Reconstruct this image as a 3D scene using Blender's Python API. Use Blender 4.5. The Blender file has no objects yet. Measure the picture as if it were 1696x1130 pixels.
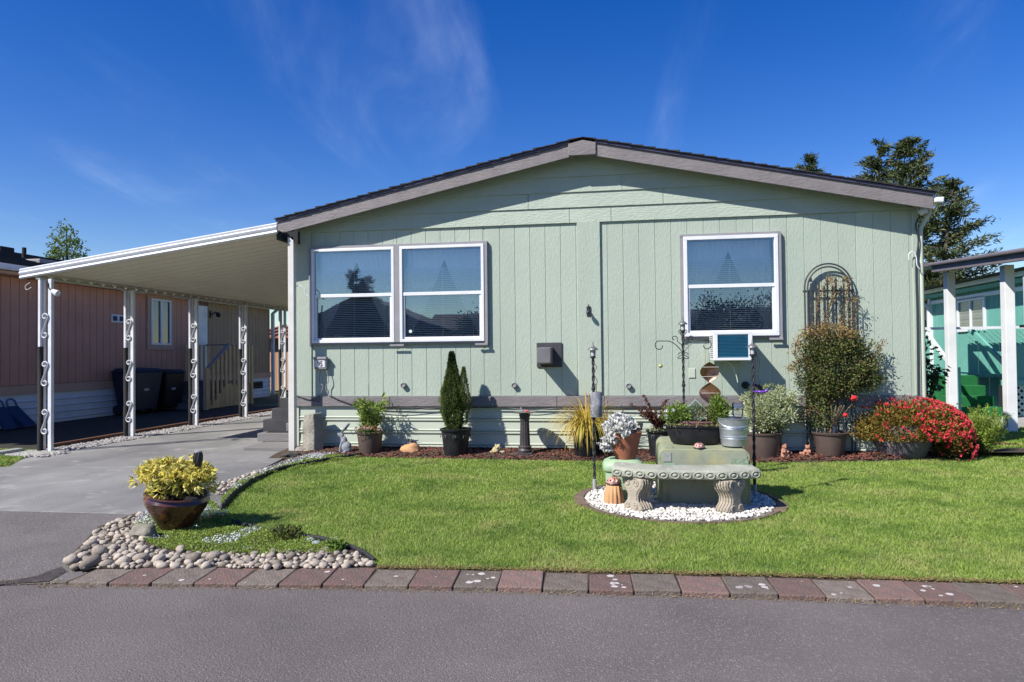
import bpy, bmesh, math, random
import numpy as np
from mathutils import Vector, Matrix, noise
R_ = math.radians
rnd = random.Random(7)
C = bpy.context.scene.collection
S = bpy.context.scene

# ------------------------------------------------------------------ camera
FPX, TH, PH, RO = 1150.0, R_(8.5), R_(1.09), R_(0.6)
CAM = Vector((0, 0, 1.28))
Fw = Vector((-math.sin(TH)*math.cos(PH), math.cos(TH)*math.cos(PH), math.sin(PH)))
R0 = Vector((math.cos(TH), math.sin(TH), 0)); U0 = R0.cross(Fw)
Rt = R0*math.cos(RO) - U0*math.sin(RO); Up = R0*math.sin(RO) + U0*math.cos(RO)
cd = bpy.data.cameras.new('camera'); co = bpy.data.objects.new('camera', cd); C.objects.link(co)
co.matrix_world = Matrix(((Rt.x, Up.x, -Fw.x, CAM.x), (Rt.y, Up.y, -Fw.y, CAM.y), (Rt.z, Up.z, -Fw.z, CAM.z), (0, 0, 0, 1)))
cd.sensor_width = 36; cd.lens = FPX/1696*36; cd.clip_end = 2000; cd.clip_start = .05
S.camera = co
# ------------------------------------------------------------------ sun, sky, exposure
SUN = Vector((.78, .72, -1.0)).normalized()
sl = bpy.data.lights.new('sun', 'SUN'); sl.energy = 4.6; sl.angle = R_(.5); sl.color = (1, .955, .87)
so = bpy.data.objects.new('sun', sl); C.objects.link(so); so.rotation_euler = SUN.to_track_quat('-Z', 'Y').to_euler()
w = bpy.data.worlds.new('World'); S.world = w; w.use_nodes = True
nt = w.node_tree; N = nt.nodes; L = nt.links; N.clear()
sky = N.new('ShaderNodeTexSky'); sky.sky_type = 'NISHITA'; sky.sun_disc = False
sky.sun_elevation = math.asin(-SUN.z); sky.sun_rotation = math.atan2(-SUN.x, -SUN.y)
sky.air_density = 1.0; sky.dust_density = .2; sky.ozone_density = 2.2
hs = N.new('ShaderNodeHueSaturation'); hs.inputs['Saturation'].default_value = 1.46; hs.inputs['Value'].default_value = 1.0; hs.inputs['Hue'].default_value = .522
L.new(sky.outputs[0], hs.inputs['Color'])
tc = N.new('ShaderNodeTexCoord'); sp = N.new('ShaderNodeSeparateXYZ'); L.new(tc.outputs['Generated'], sp.inputs[0])
ad = N.new('ShaderNodeMath'); ad.operation = 'ADD'; ad.inputs[1].default_value = .12; L.new(sp.outputs['Z'], ad.inputs[0])
mx_ = N.new('ShaderNodeMath'); mx_.operation = 'MAXIMUM'; mx_.inputs[1].default_value = .05; L.new(ad.outputs[0], mx_.inputs[0])
cb = N.new('ShaderNodeCombineXYZ')
for k, a in enumerate('XY'):
    dv = N.new('ShaderNodeMath'); dv.operation = 'DIVIDE'; L.new(sp.outputs[a], dv.inputs[0]); L.new(mx_.outputs[0], dv.inputs[1]); L.new(dv.outputs[0], cb.inputs[k])
def cloud(rot, sc, off, lo, hi, amt, w_=None):
    mp = N.new('ShaderNodeMapping'); mp.inputs['Rotation'].default_value = (0, 0, R_(rot)); mp.inputs['Scale'].default_value = sc; mp.inputs['Location'].default_value = off
    L.new(cb.outputs[0], mp.inputs[0])
    n = N.new('ShaderNodeTexNoise'); n.inputs['Scale'].default_value = 1; n.inputs['Detail'].default_value = 10; n.inputs['Roughness'].default_value = .58; n.inputs['Distortion'].default_value = .55
    L.new(mp.outputs[0], n.inputs['Vector'])
    r = N.new('ShaderNodeMapRange'); r.inputs[1].default_value = lo; r.inputs[2].default_value = hi; r.inputs[4].default_value = amt; r.clamp = True; r.interpolation_type = 'SMOOTHSTEP'
    L.new(n.outputs[0], r.inputs[0]); return r
c1 = cloud(-12, (1.9, .42, 1), (4.215, 1.46, 0), .48, .84, .42)
c2 = cloud(35, (.7, .35, 1), (10.244, 4.34, 0), .42, .66, 1.0)
mu = N.new('ShaderNodeMath'); mu.operation = 'MULTIPLY'; L.new(c1.outputs[0], mu.inputs[0]); L.new(c2.outputs[0], mu.inputs[1])
mc = N.new('ShaderNodeMix'); mc.data_type = 'RGBA'; L.new(mu.outputs[0], mc.inputs[0]); L.new(hs.outputs[0], mc.inputs[6]); mc.inputs[7].default_value = (6.5, 7.6, 9.5, 1)
bg = N.new('ShaderNodeBackground'); bg.inputs[1].default_value = .085; L.new(mc.outputs[2], bg.inputs[0])
wo = N.new('ShaderNodeOutputWorld'); L.new(bg.outputs[0], wo.inputs[0])
S.view_settings.view_transform = 'Standard'; S.view_settings.look = 'None'; S.view_settings.gamma = 1
S.view_settings.exposure = 0.75; S.view_settings.use_curve_mapping = False

# ------------------------------------------------------------------ places: a ray of the survey photo cut with the ground or a plane
def ray(px, py): return Rt*((px-848)/FPX) + Up*((565-py)/FPX) + Fw
def G(px, py, z=0.0): d = ray(px, py); return CAM + d*((z-CAM.z)/d.z)
def W(px, py, Y): d = ray(px, py); return CAM + d*(Y/d.y)
def WX(px, py, X): d = ray(px, py); return CAM + d*(X/d.x)
def sc(p): return (Vector(p)-CAM).dot(Fw)/FPX

# ------------------------------------------------------------------ materials
MATS = {}
def lin(c): return tuple(c[:3])+(1,)
def M(name, c1, c2=None, scale=4, rough=.7, bump=0, bscale=60, st=(1, 1, 1), bst=None, isl=0, orn=0, metal=0, spec=.4, coat=0, lo=.35, hi=.65, c3=None, s3=80, a3=.5, emit=None, det=5):
    if name in MATS: return MATS[name]
    m = bpy.data.materials.new(name); m.use_nodes = True; t = m.node_tree; n = t.nodes; l = t.links
    b = n['Principled BSDF']; b.inputs['Roughness'].default_value = rough; b.inputs['Metallic'].default_value = metal
    b.inputs['Specular IOR Level'].default_value = spec; b.inputs['Coat Weight'].default_value = coat
    tc = n.new('ShaderNodeTexCoord')
    def nz(s, st, d=5, r=.6):
        mp = n.new('ShaderNodeMapping'); mp.inputs['Scale'].default_value = st; l.new(tc.outputs['Object'], mp.inputs[0])
        x = n.new('ShaderNodeTexNoise'); x.inputs['Scale'].default_value = s; x.inputs['Detail'].default_value = d; x.inputs['Roughness'].default_value = r; l.new(mp.outputs[0], x.inputs['Vector']); return x.outputs[0]
    def mr(src, a, b_, c=0, d=1):
        r = n.new('ShaderNodeMapRange'); r.clamp = True
        for i, v in ((1, a), (2, b_), (3, c), (4, d)): r.inputs[i].default_value = v
        l.new(src, r.inputs[0]); return r.outputs[0]
    col = None
    if c2 is not None:
        mx = n.new('ShaderNodeMix'); mx.data_type = 'RGBA'; l.new(mr(nz(scale, st, det), lo, hi), mx.inputs[0]); mx.inputs[6].default_value = lin(c1); mx.inputs[7].default_value = lin(c2); col = mx.outputs[2]
    else:
        rg = n.new('ShaderNodeRGB'); rg.outputs[0].default_value = lin(c1); col = rg.outputs[0]
    if c3 is not None:
        mx = n.new('ShaderNodeMix'); mx.data_type = 'RGBA'; l.new(mr(nz(s3, (1, 1, 1), 3, .7), .55, .68, 0, a3), mx.inputs[0]); l.new(col, mx.inputs[6]); mx.inputs[7].default_value = lin(c3); col = mx.outputs[2]
    if isl or orn:
        h = n.new('ShaderNodeHueSaturation'); l.new(col, h.inputs['Color'])
        if isl: g = n.new('ShaderNodeNewGeometry'); src = g.outputs['Random Per Island']; a = isl
        else: g = n.new('ShaderNodeObjectInfo'); src = g.outputs['Random']; a = orn
        l.new(mr(src, 0, 1, 1-a, 1+a), h.inputs['Value']); col = h.outputs[0]
    l.new(col, b.inputs['Base Color'])
    if bump:
        bp = n.new('ShaderNodeBump'); bp.inputs['Strength'].default_value = min(1, bump); bp.inputs['Distance'].default_value = .01*max(1, bump)
        l.new(nz(bscale, bst or st, 4, .65), bp.inputs['Height']); l.new(bp.outputs[0], b.inputs['Normal'])
    if emit: b.inputs['Emission Color'].default_value = lin(emit); b.inputs['Emission Strength'].default_value = 1
    MATS[name] = m; return m
def LM(name, cols, trans=.3, rough=.55, patch=None):
    """leaf material: every leaf takes its own tone from a ramp"""
    if name in MATS: return MATS[name]
    m = bpy.data.materials.new(name); m.use_nodes = True; t = m.node_tree; n = t.nodes; l = t.links
    b = n['Principled BSDF']; b.inputs['Roughness'].default_value = rough; b.inputs['Specular IOR Level'].default_value = .3
    g = n.new('ShaderNodeNewGeometry'); r = n.new('ShaderNodeValToRGB'); l.new(g.outputs['Random Per Island'], r.inputs[0])
    e = r.color_ramp.elements
    while len(e) < len(cols): e.new(.5)
    for i, c in enumerate(cols): e[i].position = i/(len(cols)-1); e[i].color = lin(c)
    col = r.outputs[0]
    for patch in (patch if isinstance(patch, list) else [patch] if patch else []):
        tcn = n.new('ShaderNodeTexCoord'); x = n.new('ShaderNodeTexNoise'); x.inputs['Scale'].default_value = patch[1]; x.inputs['Detail'].default_value = 6; x.inputs['Roughness'].default_value = .65
        l.new(tcn.outputs['Object'], x.inputs['Vector'])
        q = n.new('ShaderNodeMapRange'); q.clamp = True
        for i, v in ((1, patch[2]), (2, patch[3]), (3, 0), (4, patch[4])): q.inputs[i].default_value = v
        l.new(x.outputs[0], q.inputs[0]); mx = n.new('ShaderNodeMix'); mx.data_type = 'RGBA'; l.new(q.outputs[0], mx.inputs[0]); l.new(col, mx.inputs[6]); mx.inputs[7].default_value = lin(patch[0]); col = mx.outputs[2]
    l.new(col, b.inputs['Base Color'])
    tr = n.new('ShaderNodeBsdfTranslucent'); l.new(col, tr.inputs[0]); mx = n.new('ShaderNodeMixShader'); mx.inputs[0].default_value = trans
    l.new(b.outputs[0], mx.inputs[1]); l.new(tr.outputs[0], mx.inputs[2]); l.new(mx.outputs[0], n['Material Output'].inputs[0])
    MATS[name] = m; return m
def GLASS(name, refl=.3, tint=(.8, .85, .85)):
    if name in MATS: return MATS[name]
    m = bpy.data.materials.new(name); m.use_nodes = True; t = m.node_tree; n = t.nodes; l = t.links
    a = n.new('ShaderNodeBsdfTransparent'); a.inputs[0].default_value = lin(tint); g = n.new('ShaderNodeBsdfGlossy'); g.inputs['Roughness'].default_value = .01; g.inputs[0].default_value = (.78, .93, 1, 1)
    lw = n.new('ShaderNodeLayerWeight'); lw.inputs[0].default_value = .25; r = n.new('ShaderNodeMapRange'); r.inputs[3].default_value = refl; r.inputs[4].default_value = 1; l.new(lw.outputs['Fresnel'], r.inputs[0])
    tcn = n.new('ShaderNodeTexCoord'); x = n.new('ShaderNodeTexNoise'); x.inputs['Scale'].default_value = 1.6; x.inputs['Detail'].default_value = 1; l.new(tcn.outputs['Object'], x.inputs['Vector'])
    bp = n.new('ShaderNodeBump'); bp.inputs['Strength'].default_value = .12; bp.inputs['Distance'].default_value = .02; l.new(x.outputs[0], bp.inputs['Height']); l.new(bp.outputs[0], g.inputs['Normal'])
    mx = n.new('ShaderNodeMixShader'); l.new(r.outputs[0], mx.inputs[0]); l.new(a.outputs[0], mx.inputs[1]); l.new(g.outputs[0], mx.inputs[2]); l.new(mx.outputs[0], n['Material Output'].inputs[0])
    MATS[name] = m; return m
def SHEER(name, c, op):
    m = bpy.data.materials.new(name); m.use_nodes = True; t = m.node_tree; n = t.nodes; l = t.links
    a = n.new('ShaderNodeBsdfTransparent'); mx = n.new('ShaderNodeMixShader'); mx.inputs[0].default_value = op; n['Principled BSDF'].inputs['Base Color'].default_value = lin(c)
    l.new(a.outputs[0], mx.inputs[1]); l.new(n['Principled BSDF'].outputs[0], mx.inputs[2]); l.new(mx.outputs[0], n['Material Output'].inputs[0]); return m

# ------------------------------------------------------------------ objects
def tag(o, label=None, cat=None, group=None, kind=None):
    if label: o['label'] = label
    if cat: o['category'] = cat
    if group: o['group'] = group
    if kind: o['kind'] = kind
    return o
def thing(name, label, cat, loc=(0, 0, 0), rz=0, group=None, rot=None):
    o = bpy.data.objects.new(name, None); C.objects.link(o); o.empty_display_size = .1
    o.location = loc; o.rotation_euler = rot or (0, 0, rz); return tag(o, label, cat, group)
def link(name, me, mat, parent=None, loc=None, rot=None, scale=None):
    o = bpy.data.objects.new(name, me); C.objects.link(o)
    if mat is not None and not me.materials: me.materials.append(mat)
    if parent: o.parent = parent
    if loc is not None: o.location = loc
    if rot is not None: o.rotation_euler = rot
    if scale is not None: o.scale = scale
    return o
_ico = {}
def ico(sub):
    if sub not in _ico:
        b = bmesh.new(); bmesh.ops.create_icosphere(b, subdivisions=sub, radius=1)
        _ico[sub] = ([v.co.copy() for v in b.verts], [[v.index for v in f.verts] for f in b.faces]); b.free()
    return _ico[sub]
class MB:
    def __init__(s): s.v = []; s.f = []
    def add(s, vs, fs, mt=None):
        k = len(s.v); s.v += [tuple(mt @ Vector(p)) if mt else tuple(p) for p in vs]; s.f += [[i+k for i in f] for f in fs]; return s
    def box(s, x0, x1, y0, y1, z0, z1, mt=None):
        return s.add([(x0, y0, z0), (x1, y0, z0), (x1, y1, z0), (x0, y1, z0), (x0, y0, z1), (x1, y0, z1), (x1, y1, z1), (x0, y1, z1)],
                     [(0, 3, 2, 1), (4, 5, 6, 7), (0, 1, 5, 4), (1, 2, 6, 5), (2, 3, 7, 6), (3, 0, 4, 7)], mt)
    def beam(s, a, b, w_, h, up=(0, 0, 1)):
        a = Vector(a); b = Vector(b); d = (b-a).normalized(); x = d.cross(Vector(up)).normalized(); z = x.cross(d)
        vs = [p+x*sx*w_/2+z*sz*h/2 for p in (a, b) for sx, sz in ((-1, -1), (1, -1), (1, 1), (-1, 1))]
        return s.add(vs, [(0, 1, 2, 3), (7, 6, 5, 4), (0, 4, 5, 1), (1, 5, 6, 2), (2, 6, 7, 3), (3, 7, 4, 0)])
    def tube(s, pts, r, n=8, cap=True):
        pts = [Vector(p) for p in pts]; m = len(pts); rs = [r]*m if not hasattr(r, '__len__') else r
        px = None; vs = []
        for i, p in enumerate(pts):
            d = (pts[min(i+1, m-1)]-pts[max(i-1, 0)])
            d = d.normalized() if d.length > 1e-9 else Vector((0, 0, 1))
            if px is None: px = d.orthogonal().normalized()
            px = (px-d*px.dot(d)); px = px.normalized() if px.length > 1e-6 else d.orthogonal().normalized()
            py = d.cross(px)
            vs += [p+(px*math.cos(a)+py*math.sin(a))*rs[i] for a in (2*math.pi*k/n for k in range(n))]
        fs = [(i*n+k, i*n+(k+1) % n, (i+1)*n+(k+1) % n, (i+1)*n+k) for i in range(m-1) for k in range(n)]
        if cap: fs += [tuple(range(n))[::-1], tuple((m-1)*n+k for k in range(n))]
        return s.add(vs, fs)
    def lathe(s, prof, n=24, mt=None, sx=1, sy=1, cap=True, flute=None):
        vs = []
        for r, z in prof:
            for k in range(n):
                a = 2*math.pi*k/n; q = r*(1+(flute[0]*math.cos(a*flute[1]) if flute else 0)); vs.append((q*math.cos(a)*sx, q*math.sin(a)*sy, z))
        m = len(prof); fs = [(i*n+k, i*n+(k+1) % n, (i+1)*n+(k+1) % n, (i+1)*n+k) for i in range(m-1) for k in range(n)]
        if cap: fs += [tuple(range(n))[::-1], tuple((m-1)*n+k for k in range(n))]
        return s.add(vs, fs, mt)
    def prism(s, pts, vec):
        n = len(pts); vec = Vector(vec); a = [Vector(p) for p in pts]
        return s.add(a+[p+vec for p in a], [tuple(range(n))[::-1], tuple(range(n, 2*n))]+[(i, (i+1) % n, n+(i+1) % n, n+i) for i in range(n)])
    def blob(s, c, r, sub=2, amp=0, fr=1.5, seed=0, mt=None):
        vs, fs = ico(sub); c = Vector(c); r = Vector(r) if hasattr(r, '__len__') else Vector((r, r, r)); out = []
        for v in vs:
            k = 1+(amp*noise.noise(v*fr+Vector((seed*3.1, seed*1.7, seed))) if amp else 0)
            out.append(c+Vector((v.x*r.x, v.y*r.y, v.z*r.z))*k)
        return s.add(out, fs, mt)
    def mesh(s, name='mesh'):
        me = bpy.data.meshes.new(name); me.from_pydata([tuple(p) for p in s.v], [], s.f); me.update(); return me
    def obj(s, name, mat, parent=None, bevel=0, smooth=False, remesh=0, kind=None, label=None, loc=None, rot=None, fix=True, seg=2):
        me = s.mesh(name)
        if fix:
            b = bmesh.new(); b.from_mesh(me); bmesh.ops.recalc_face_normals(b, faces=b.faces); b.to_mesh(me); b.free()
        if smooth: me.shade_smooth(); me.set_sharp_from_angle(angle=R_(smooth if smooth > 1 else 40))
        o = link(name, me, mat, parent, loc, rot)
        if remesh:
            md = o.modifiers.new('remesh', 'REMESH'); md.mode = 'VOXEL'; md.voxel_size = remesh; md.use_smooth_shade = True
            sm = o.modifiers.new('smooth', 'SMOOTH'); sm.factor = .5; sm.iterations = 3
        if bevel:
            md = o.modifiers.new('bevel', 'BEVEL'); md.width = bevel; md.segments = seg; md.limit_method = 'ANGLE'; md.harden_normals = False
        if kind: o['kind'] = kind
        if label: o['label'] = label
        return o
def npmesh(name, V, F, mat, parent=None, kind=None, smooth=False, label=None):
    """fast mesh from numpy vertices (n,3) and faces (m,k)"""
    me = bpy.data.meshes.new(name); n, k = F.shape
    me.vertices.add(len(V)); me.vertices.foreach_set('co', V.astype(np.float32).ravel())
    me.loops.add(n*k); me.loops.foreach_set('vertex_index', F.astype(np.int32).ravel())
    me.polygons.add(n); me.polygons.foreach_set('loop_start', np.arange(0, n*k, k, dtype=np.int32)); me.update(calc_edges=True)
    if smooth: me.shade_smooth()
    o = link(name, me, mat, parent)
    if kind: o['kind'] = kind
    if label: o['label'] = label
    return o
def nrm(a): return a/np.maximum(np.linalg.norm(a, axis=1, keepdims=True), 1e-9)
def leaves(name, P, D, Ln, Wd, mat, parent=None, bend=.15, rng=None, kind=None, label=None, flat=0):
    """P (n,3) bases, D (n,3) directions: one four-cornered folded leaf each"""
    rng = rng or np.random.default_rng(1); n = len(P); D = nrm(D); q = rng.normal(size=(n, 3))
    if flat: q = q*(1-flat); q[:, 2] *= .2; q += np.cross(D, np.array([0, 0, 1.0]))*flat*2
    s = nrm(q-D*np.sum(q*D, axis=1, keepdims=True)); up = np.cross(s, D)
    Ln = np.broadcast_to(np.asarray(Ln, float), (n,))[:, None]; Wd = np.broadcast_to(np.asarray(Wd, float), (n,))[:, None]
    a = P; m = P+D*Ln*.48; t = P+D*Ln-up*Ln*bend
    V = np.stack([a, m+s*Wd/2+up*Ln*bend*.5, t, m-s*Wd/2+up*Ln*bend*.5], 1).reshape(-1, 3)
    k = np.arange(n)[:, None]*4; F = np.concatenate([k, k+1, k+2, k+3], 1)
    return npmesh(name, V, F, mat, parent, kind, label=label)
def crown(rng, c, r, nc, nl, cr, shell=.55, lump=.25, up=.3, low=-1, taper=0):
    """leaf bases and directions gathered in nc uneven clumps through an ellipsoid"""
    d = nrm(rng.normal(size=(nc, 3)))
    d = d[d[:, 2] > low]; rad = rng.uniform(shell, 1, len(d))*(1-lump*rng.random(len(d)))
    z = d[:, 2:3]; rr = np.array(r)[None]; cc = d*rad[:, None]*rr
    if taper: cc[:, :2] *= (1-taper*(z+1)/2)
    k = np.repeat(np.arange(len(cc)), nl); off = rng.normal(size=(len(k), 3))*cr*rng.uniform(.6, 1.3, len(cc))[k][:, None]
    P = cc[k]+off; D = nrm(off)*.8+nrm(cc[k])*.7+rng.normal(size=P.shape)*.4; D[:, 2] += up
    return P+np.array(c), D
def rosettes(name, cs, ns, m, ln, wd, spread, mat, parent, rng, bend=.3):
    k = np.repeat(np.arange(len(cs)), m); n = nrm(ns)[k]; a = rng.normal(size=(len(k), 3)); t = nrm(a-n*np.sum(a*n, 1, keepdims=True))
    return leaves(name, cs[k], n+t*spread*rng.uniform(.6, 1.3, (len(k), 1)), ln*rng.uniform(.7, 1.2, len(k)), wd*rng.uniform(.8, 1.2, len(k)), mat, parent, bend, rng)
def blades(name, base, D, ln, wd, droop, mat, parent=None, rng=None, seg=6, kind=None):
    """arching strap leaves"""
    n = len(base); D = nrm(D); s = np.cross(D, [0, 0, 1.0]); s = nrm(s+1e-4); V = []; p = base.copy(); d = D.copy(); ln = np.broadcast_to(ln, (n,)); droop = np.broadcast_to(droop, (n,))
    for i in range(seg+1):
        w_ = wd*(1-(i/seg)**2)+.0004; V.append(np.stack([p-s*w_/2, p+s*w_/2], 1)); p = p+d*(ln/seg)[:, None]; d = d.copy(); d[:, 2] -= droop/seg; d = nrm(d)
    V = np.stack(V, 1).reshape(n, -1, 3); m = V.shape[1]; F = []
    for i in range(seg): q = np.array([2*i, 2*i+1, 2*i+3, 2*i+2]); F.append(np.arange(n)[:, None]*m+q[None])
    return npmesh(name, V.reshape(-1, 3), np.concatenate(F), mat, parent, kind)
def copy_tree(o, loc=None, rz=None, label=None, group=None, parent=None):
    c = o.copy(); C.objects.link(c); c.parent = parent
    if loc is not None: c.location = loc
    if rz is not None: c.rotation_euler = (0, 0, rz)
    if label: c['label'] = label
    if group: c['group'] = group
    for ch in [x for x in bpy.data.objects if x.parent == o and x is not c]: copy_tree(ch, parent=c)
    return c
def sheet(name, pts, mat, z=None, parent=None, kind='structure', label=None):
    m = MB(); m.add([(p[0], p[1], z if z is not None else p[2]) for p in pts], [tuple(range(len(pts)))])
    return m.obj(name, mat, parent, kind=kind, label=label, fix=False)
def inpoly(x, y, poly):
    r = np.zeros(len(x), bool); n = len(poly)
    for i in range(n):
        x1, y1 = poly[i][:2]; x2, y2 = poly[(i+1) % n][:2]
        c = ((y1 > y) != (y2 > y)) & (x < (x2-x1)*(y-y1)/((y2-y1) or 1e-9)+x1); r ^= c
    return r
def fillpoly(rng, poly, n):
    a = np.array([p[:2] for p in poly]); lo, hi = a.min(0), a.max(0); q = rng.uniform(lo, hi, (n, 2)); return q[inpoly(q[:, 0], q[:, 1], poly)]
# ------------------------------------------------------------------ palette
white = M('white_vinyl', (.72, .73, .74), (.62, .63, .65), 3, .4, spec=.4)
sage = M('sage_siding', (.365, .42, .355), (.33, .385, .33), 1.6, .6, orn=.03, bump=.5, bscale=34, st=(1, 1, .5), bst=(1.6, 1.6, .5), c3=(.4, .45, .39), s3=18, a3=.25, spec=.35)
sagelap = M('sage_lap_siding', (.365, .42, .355), (.33, .385, .33), 3, .6, bump=1.0, bscale=34, bst=(.5, 1.6, 1.6), spec=.35)
sagesk = M('pale_sage_skirting', (.46, .50, .42), (.41, .455, .38), 2, .55, st=(.4, 1, 1))
taupe = M('taupe_trim', (.205, .185, .19), (.165, .15, .155), 5, .6, bump=.8, bscale=40, bst=(.3, 1, 1), spec=.3)
darkm = M('dark_backing', (.02, .022, .022), rough=.9)
shing = M('dark_shingles', (.03, .03, .034), (.055, .052, .055), 30, .95, bump=1, bscale=200, orn=.3)
blackm = M('black_iron', (.018, .018, .022), (.03, .03, .034), 20, .45, spec=.5)
cream = M('cream_metal', (.78, .73, .60), (.73, .68, .55), 1.5, .5, st=(1, .3, 1), c3=(.82, .78, .67), s3=10, a3=.25)
postw = M('white_painted_metal', (.66, .67, .70), (.55, .56, .6), 6, .45)
conc = M('driveway_concrete', (.255, .25, .24), (.145, .142, .142), 1.0, .85, bump=.8, bscale=90, st=(1, .5, 1), c3=(.32, .31, .29), s3=2.2, a3=.7, lo=.36, hi=.62, det=10)
asph = M('asphalt', (.165, .142, .136), (.115, .10, .098), .8, .9, bump=1.2, bscale=110, c3=(.30, .27, .26), s3=85, a3=.8, det=12)
asph2 = M('old_asphalt', (.175, .158, .152), (.12, .11, .107), 1.2, .9, bump=1.3, bscale=100, c3=(.32, .30, .29), s3=75, a3=.8, det=12)
soil = M('dark_soil', (.045, .032, .022), (.08, .055, .038), 9, .95, bump=1, bscale=60)
turf = M('turf_soil', (.10, .15, .035), (.16, .18, .06), 2.2, .95, bump=1, bscale=120)
stonegrey = M('grey_stone', (.30, .28, .24), (.20, .185, .155), 6, .85, bump=1.2, bscale=30, c3=(.36, .31, .2), s3=7, a3=.5)
river = M('river_stone', (.43, .36, .285), (.25, .225, .195), 9, .75, bump=.5, bscale=60, orn=.5, isl=0)
river2 = M('river_pebble', (.42, .36, .29), (.24, .215, .19), 14, .75, isl=.42)
whitep = M('white_pebble', (.66, .64, .60), (.5, .47, .43), 20, .7, isl=.25)
terra = M('terracotta', (.30, .105, .055), (.22, .08, .05), 7, .75, bump=.3, bscale=40)
browpot = M('brown_plastic', (.10, .07, .062), (.075, .052, .048), 6, .5, spec=.4)
blackpot = M('black_pot', (.010, .011, .014), (.02, .021, .026), 10, .45, spec=.3)
gas = GLASS('window_glass', .23, (.95, .97, .97))
bark = M('red_bark_chip', (.17, .055, .038), (.09, .035, .025), 9, .9, isl=.55)
pinkw = M('pink_siding', (.56, .275, .19), (.49, .24, .165), 2, .7, bump=.5, bscale=30, bst=(2, 2, .3))
woodd = M('tan_deck_wood', (.54, .39, .22), (.45, .32, .18), 5, .75, bump=.5, bscale=40, bst=(1, 1, .2), orn=.12)
teal = M('teal_siding', (.13, .36, .30), (.11, .32, .27), 3, .6, bump=.4, bscale=30, bst=(2, 2, .3))

# ------------------------------------------------------------------ ground
gnd = sheet('ground', [(-300, -300, 0), (300, -300, 0), (300, 400, 0), (-300, 400, 0)], M('far_ground', (.07, .10, .03), (.11, .11, .05), .3, .95, bump=.5, bscale=8), -.09)
def kf(x): x = min(x, 2.5); return 3.82+.045*x-.009*x*x      # front line of the paver kerb
def kbk(x): return kf(x)+.295
KB, KF = 4.1, 3.60
rx = np.linspace(-30, 34, 65); ry = np.linspace(-4.2, 4.05, 9)
V = np.array([(x, y, -.027+.004*math.sin(x*.7)*math.cos(y)) for y in ry for x in rx]); F = np.array([(j*65+i, j*65+i+1, (j+1)*65+i+1, (j+1)*65+i) for j in range(8) for i in range(64)])
npmesh('road', V, F, asph, kind='structure', smooth=True)
# asphalt apron running up to the concrete drive
JN = G(120, 849).y
rkl = [G(113, 942), G(112, 925), G(140, 897), G(162, 873), G(228, 849), G(300, 828), G(368, 800), G(430, 779), G(470, 762), G(497, 752)]    # left edge of the rock border
ap = MB()
ap.add([(-14, 3.40, -.0205), (-3.6, 3.53, -.0205), (-3.05, 3.66, -.0205), (rkl[1].x+.05, rkl[1].y, -.016), (rkl[2].x+.06, rkl[2].y, -.012), (rkl[3].x+.08, rkl[3].y, -.008), (rkl[4].x+.15, JN, -.004), (-14, JN, -.004)], [(0, 1, 2, 3, 4, 5, 6, 7)])
ap.obj('driveway_apron', asph2, kind='structure', fix=False)
# concrete driveway: slabs with recessed joints
bed = MB(); bed.box(-7.7, -4.2, JN, 16.6, -.09, -.02); drv = bed.obj('driveway', soil, kind='structure')
ys = [JN+.004, 7.35, 9.9, 12.5, 16.55]
for i in range(4):
    y0, y1 = ys[i]+.008, ys[i+1]-.008
    if i == 0: pl = [(-12.5, y0), (-3.1, y0), (-3.9, 6.4), (-4.0, y1), (-7.2, y1), (-8.0, 6.6), (-12.5, 5.6)]
    elif i == 1: pl = [(-7.2, y0), (-4.0, y0), (-4.15, 8.2), (-4.33, 8.85), (-4.33, y1), (-7.55, y1), (-7.62, 8.4), (-7.58, 7.95)]
    else: pl = [(-7.55, y0), (-4.33, y0), (-4.33, y1), (-7.55, y1)]
    m = MB(); m.prism([(x, y, -.06) for x, y in pl], (0, 0, .062)); m.obj('concrete_slab', conc, drv, bevel=.006)
# patches on far left: neighbour's grass, and soil below the neighbour's wall
sheet('soil_bed', [(-11.3, 8.6, 0), (-7.6, 8.6, 0), (-7.6, 17, 0), (-11.3, 17, 0)], M('shaded_soil', (.022, .026, .014), (.035, .03, .02), 5, .95), -.006)  # soil colour darkened to carry the deep shade by the wall
# lawn
XE = G(626, 938).x
lawn_poly = [(x_, kbk(x_)+.02) for x_ in np.linspace(XE, 3, 14)]+[(14, kbk(3)+.02), (14, 9.6), (8.5, 9.9), (G(1650, 742).x, G(1650, 742).y), (G(1610, 757).x, G(1610, 757).y), (G(1480, 765).x, G(1480, 765).y), (G(1240, 768).x, G(1240, 768).y), (G(860, 763).x, G(860, 763).y), (G(600, 759).x, G(600, 759).y)]
edge = [G(596, 757), G(560, 762), G(520, 770), G(480, 777), G(448, 786), G(415, 803), G(388, 822), G(368, 845), G(372, 862), G(400, 872), G(450, 882), G(510, 893), G(560, 902), G(600, 917), G(626, 938)]
lawn_poly = lawn_poly[:-1]+[(p.x, p.y) for p in edge]
sheet('lawn', [(p[0], p[1], 0) for p in lawn_poly], turf, .0)
lawn2 = [(7.5, 9.9), (14, 9.6), (14, 30), (5.2, 30), (5.2, 17)]
sheet('back_lawn', [(3.4, 9.0, 0), (14, 9.4, 0), (14, 40, 0), (3.4, 40, 0)], turf, -.012)
nlawn = [(-16, 5.6), (-9.9, 7.38), (-8.15, 8.3), (-7.95, 8.75), (-11.2, 8.9), (-16, 9)]
sheet('neighbour_lawn', [(-25, 5.3, 0), (-12.6, 5.3, 0), (-12.5, 5.6, 0), (-8.0, 6.6, 0), (-7.2, 7.35, 0), (-7.6, 8.0, 0), (-7.95, 8.75, 0), (-11.2, 9.0, 0), (-25, 9, 0)], turf, .0)
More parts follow.
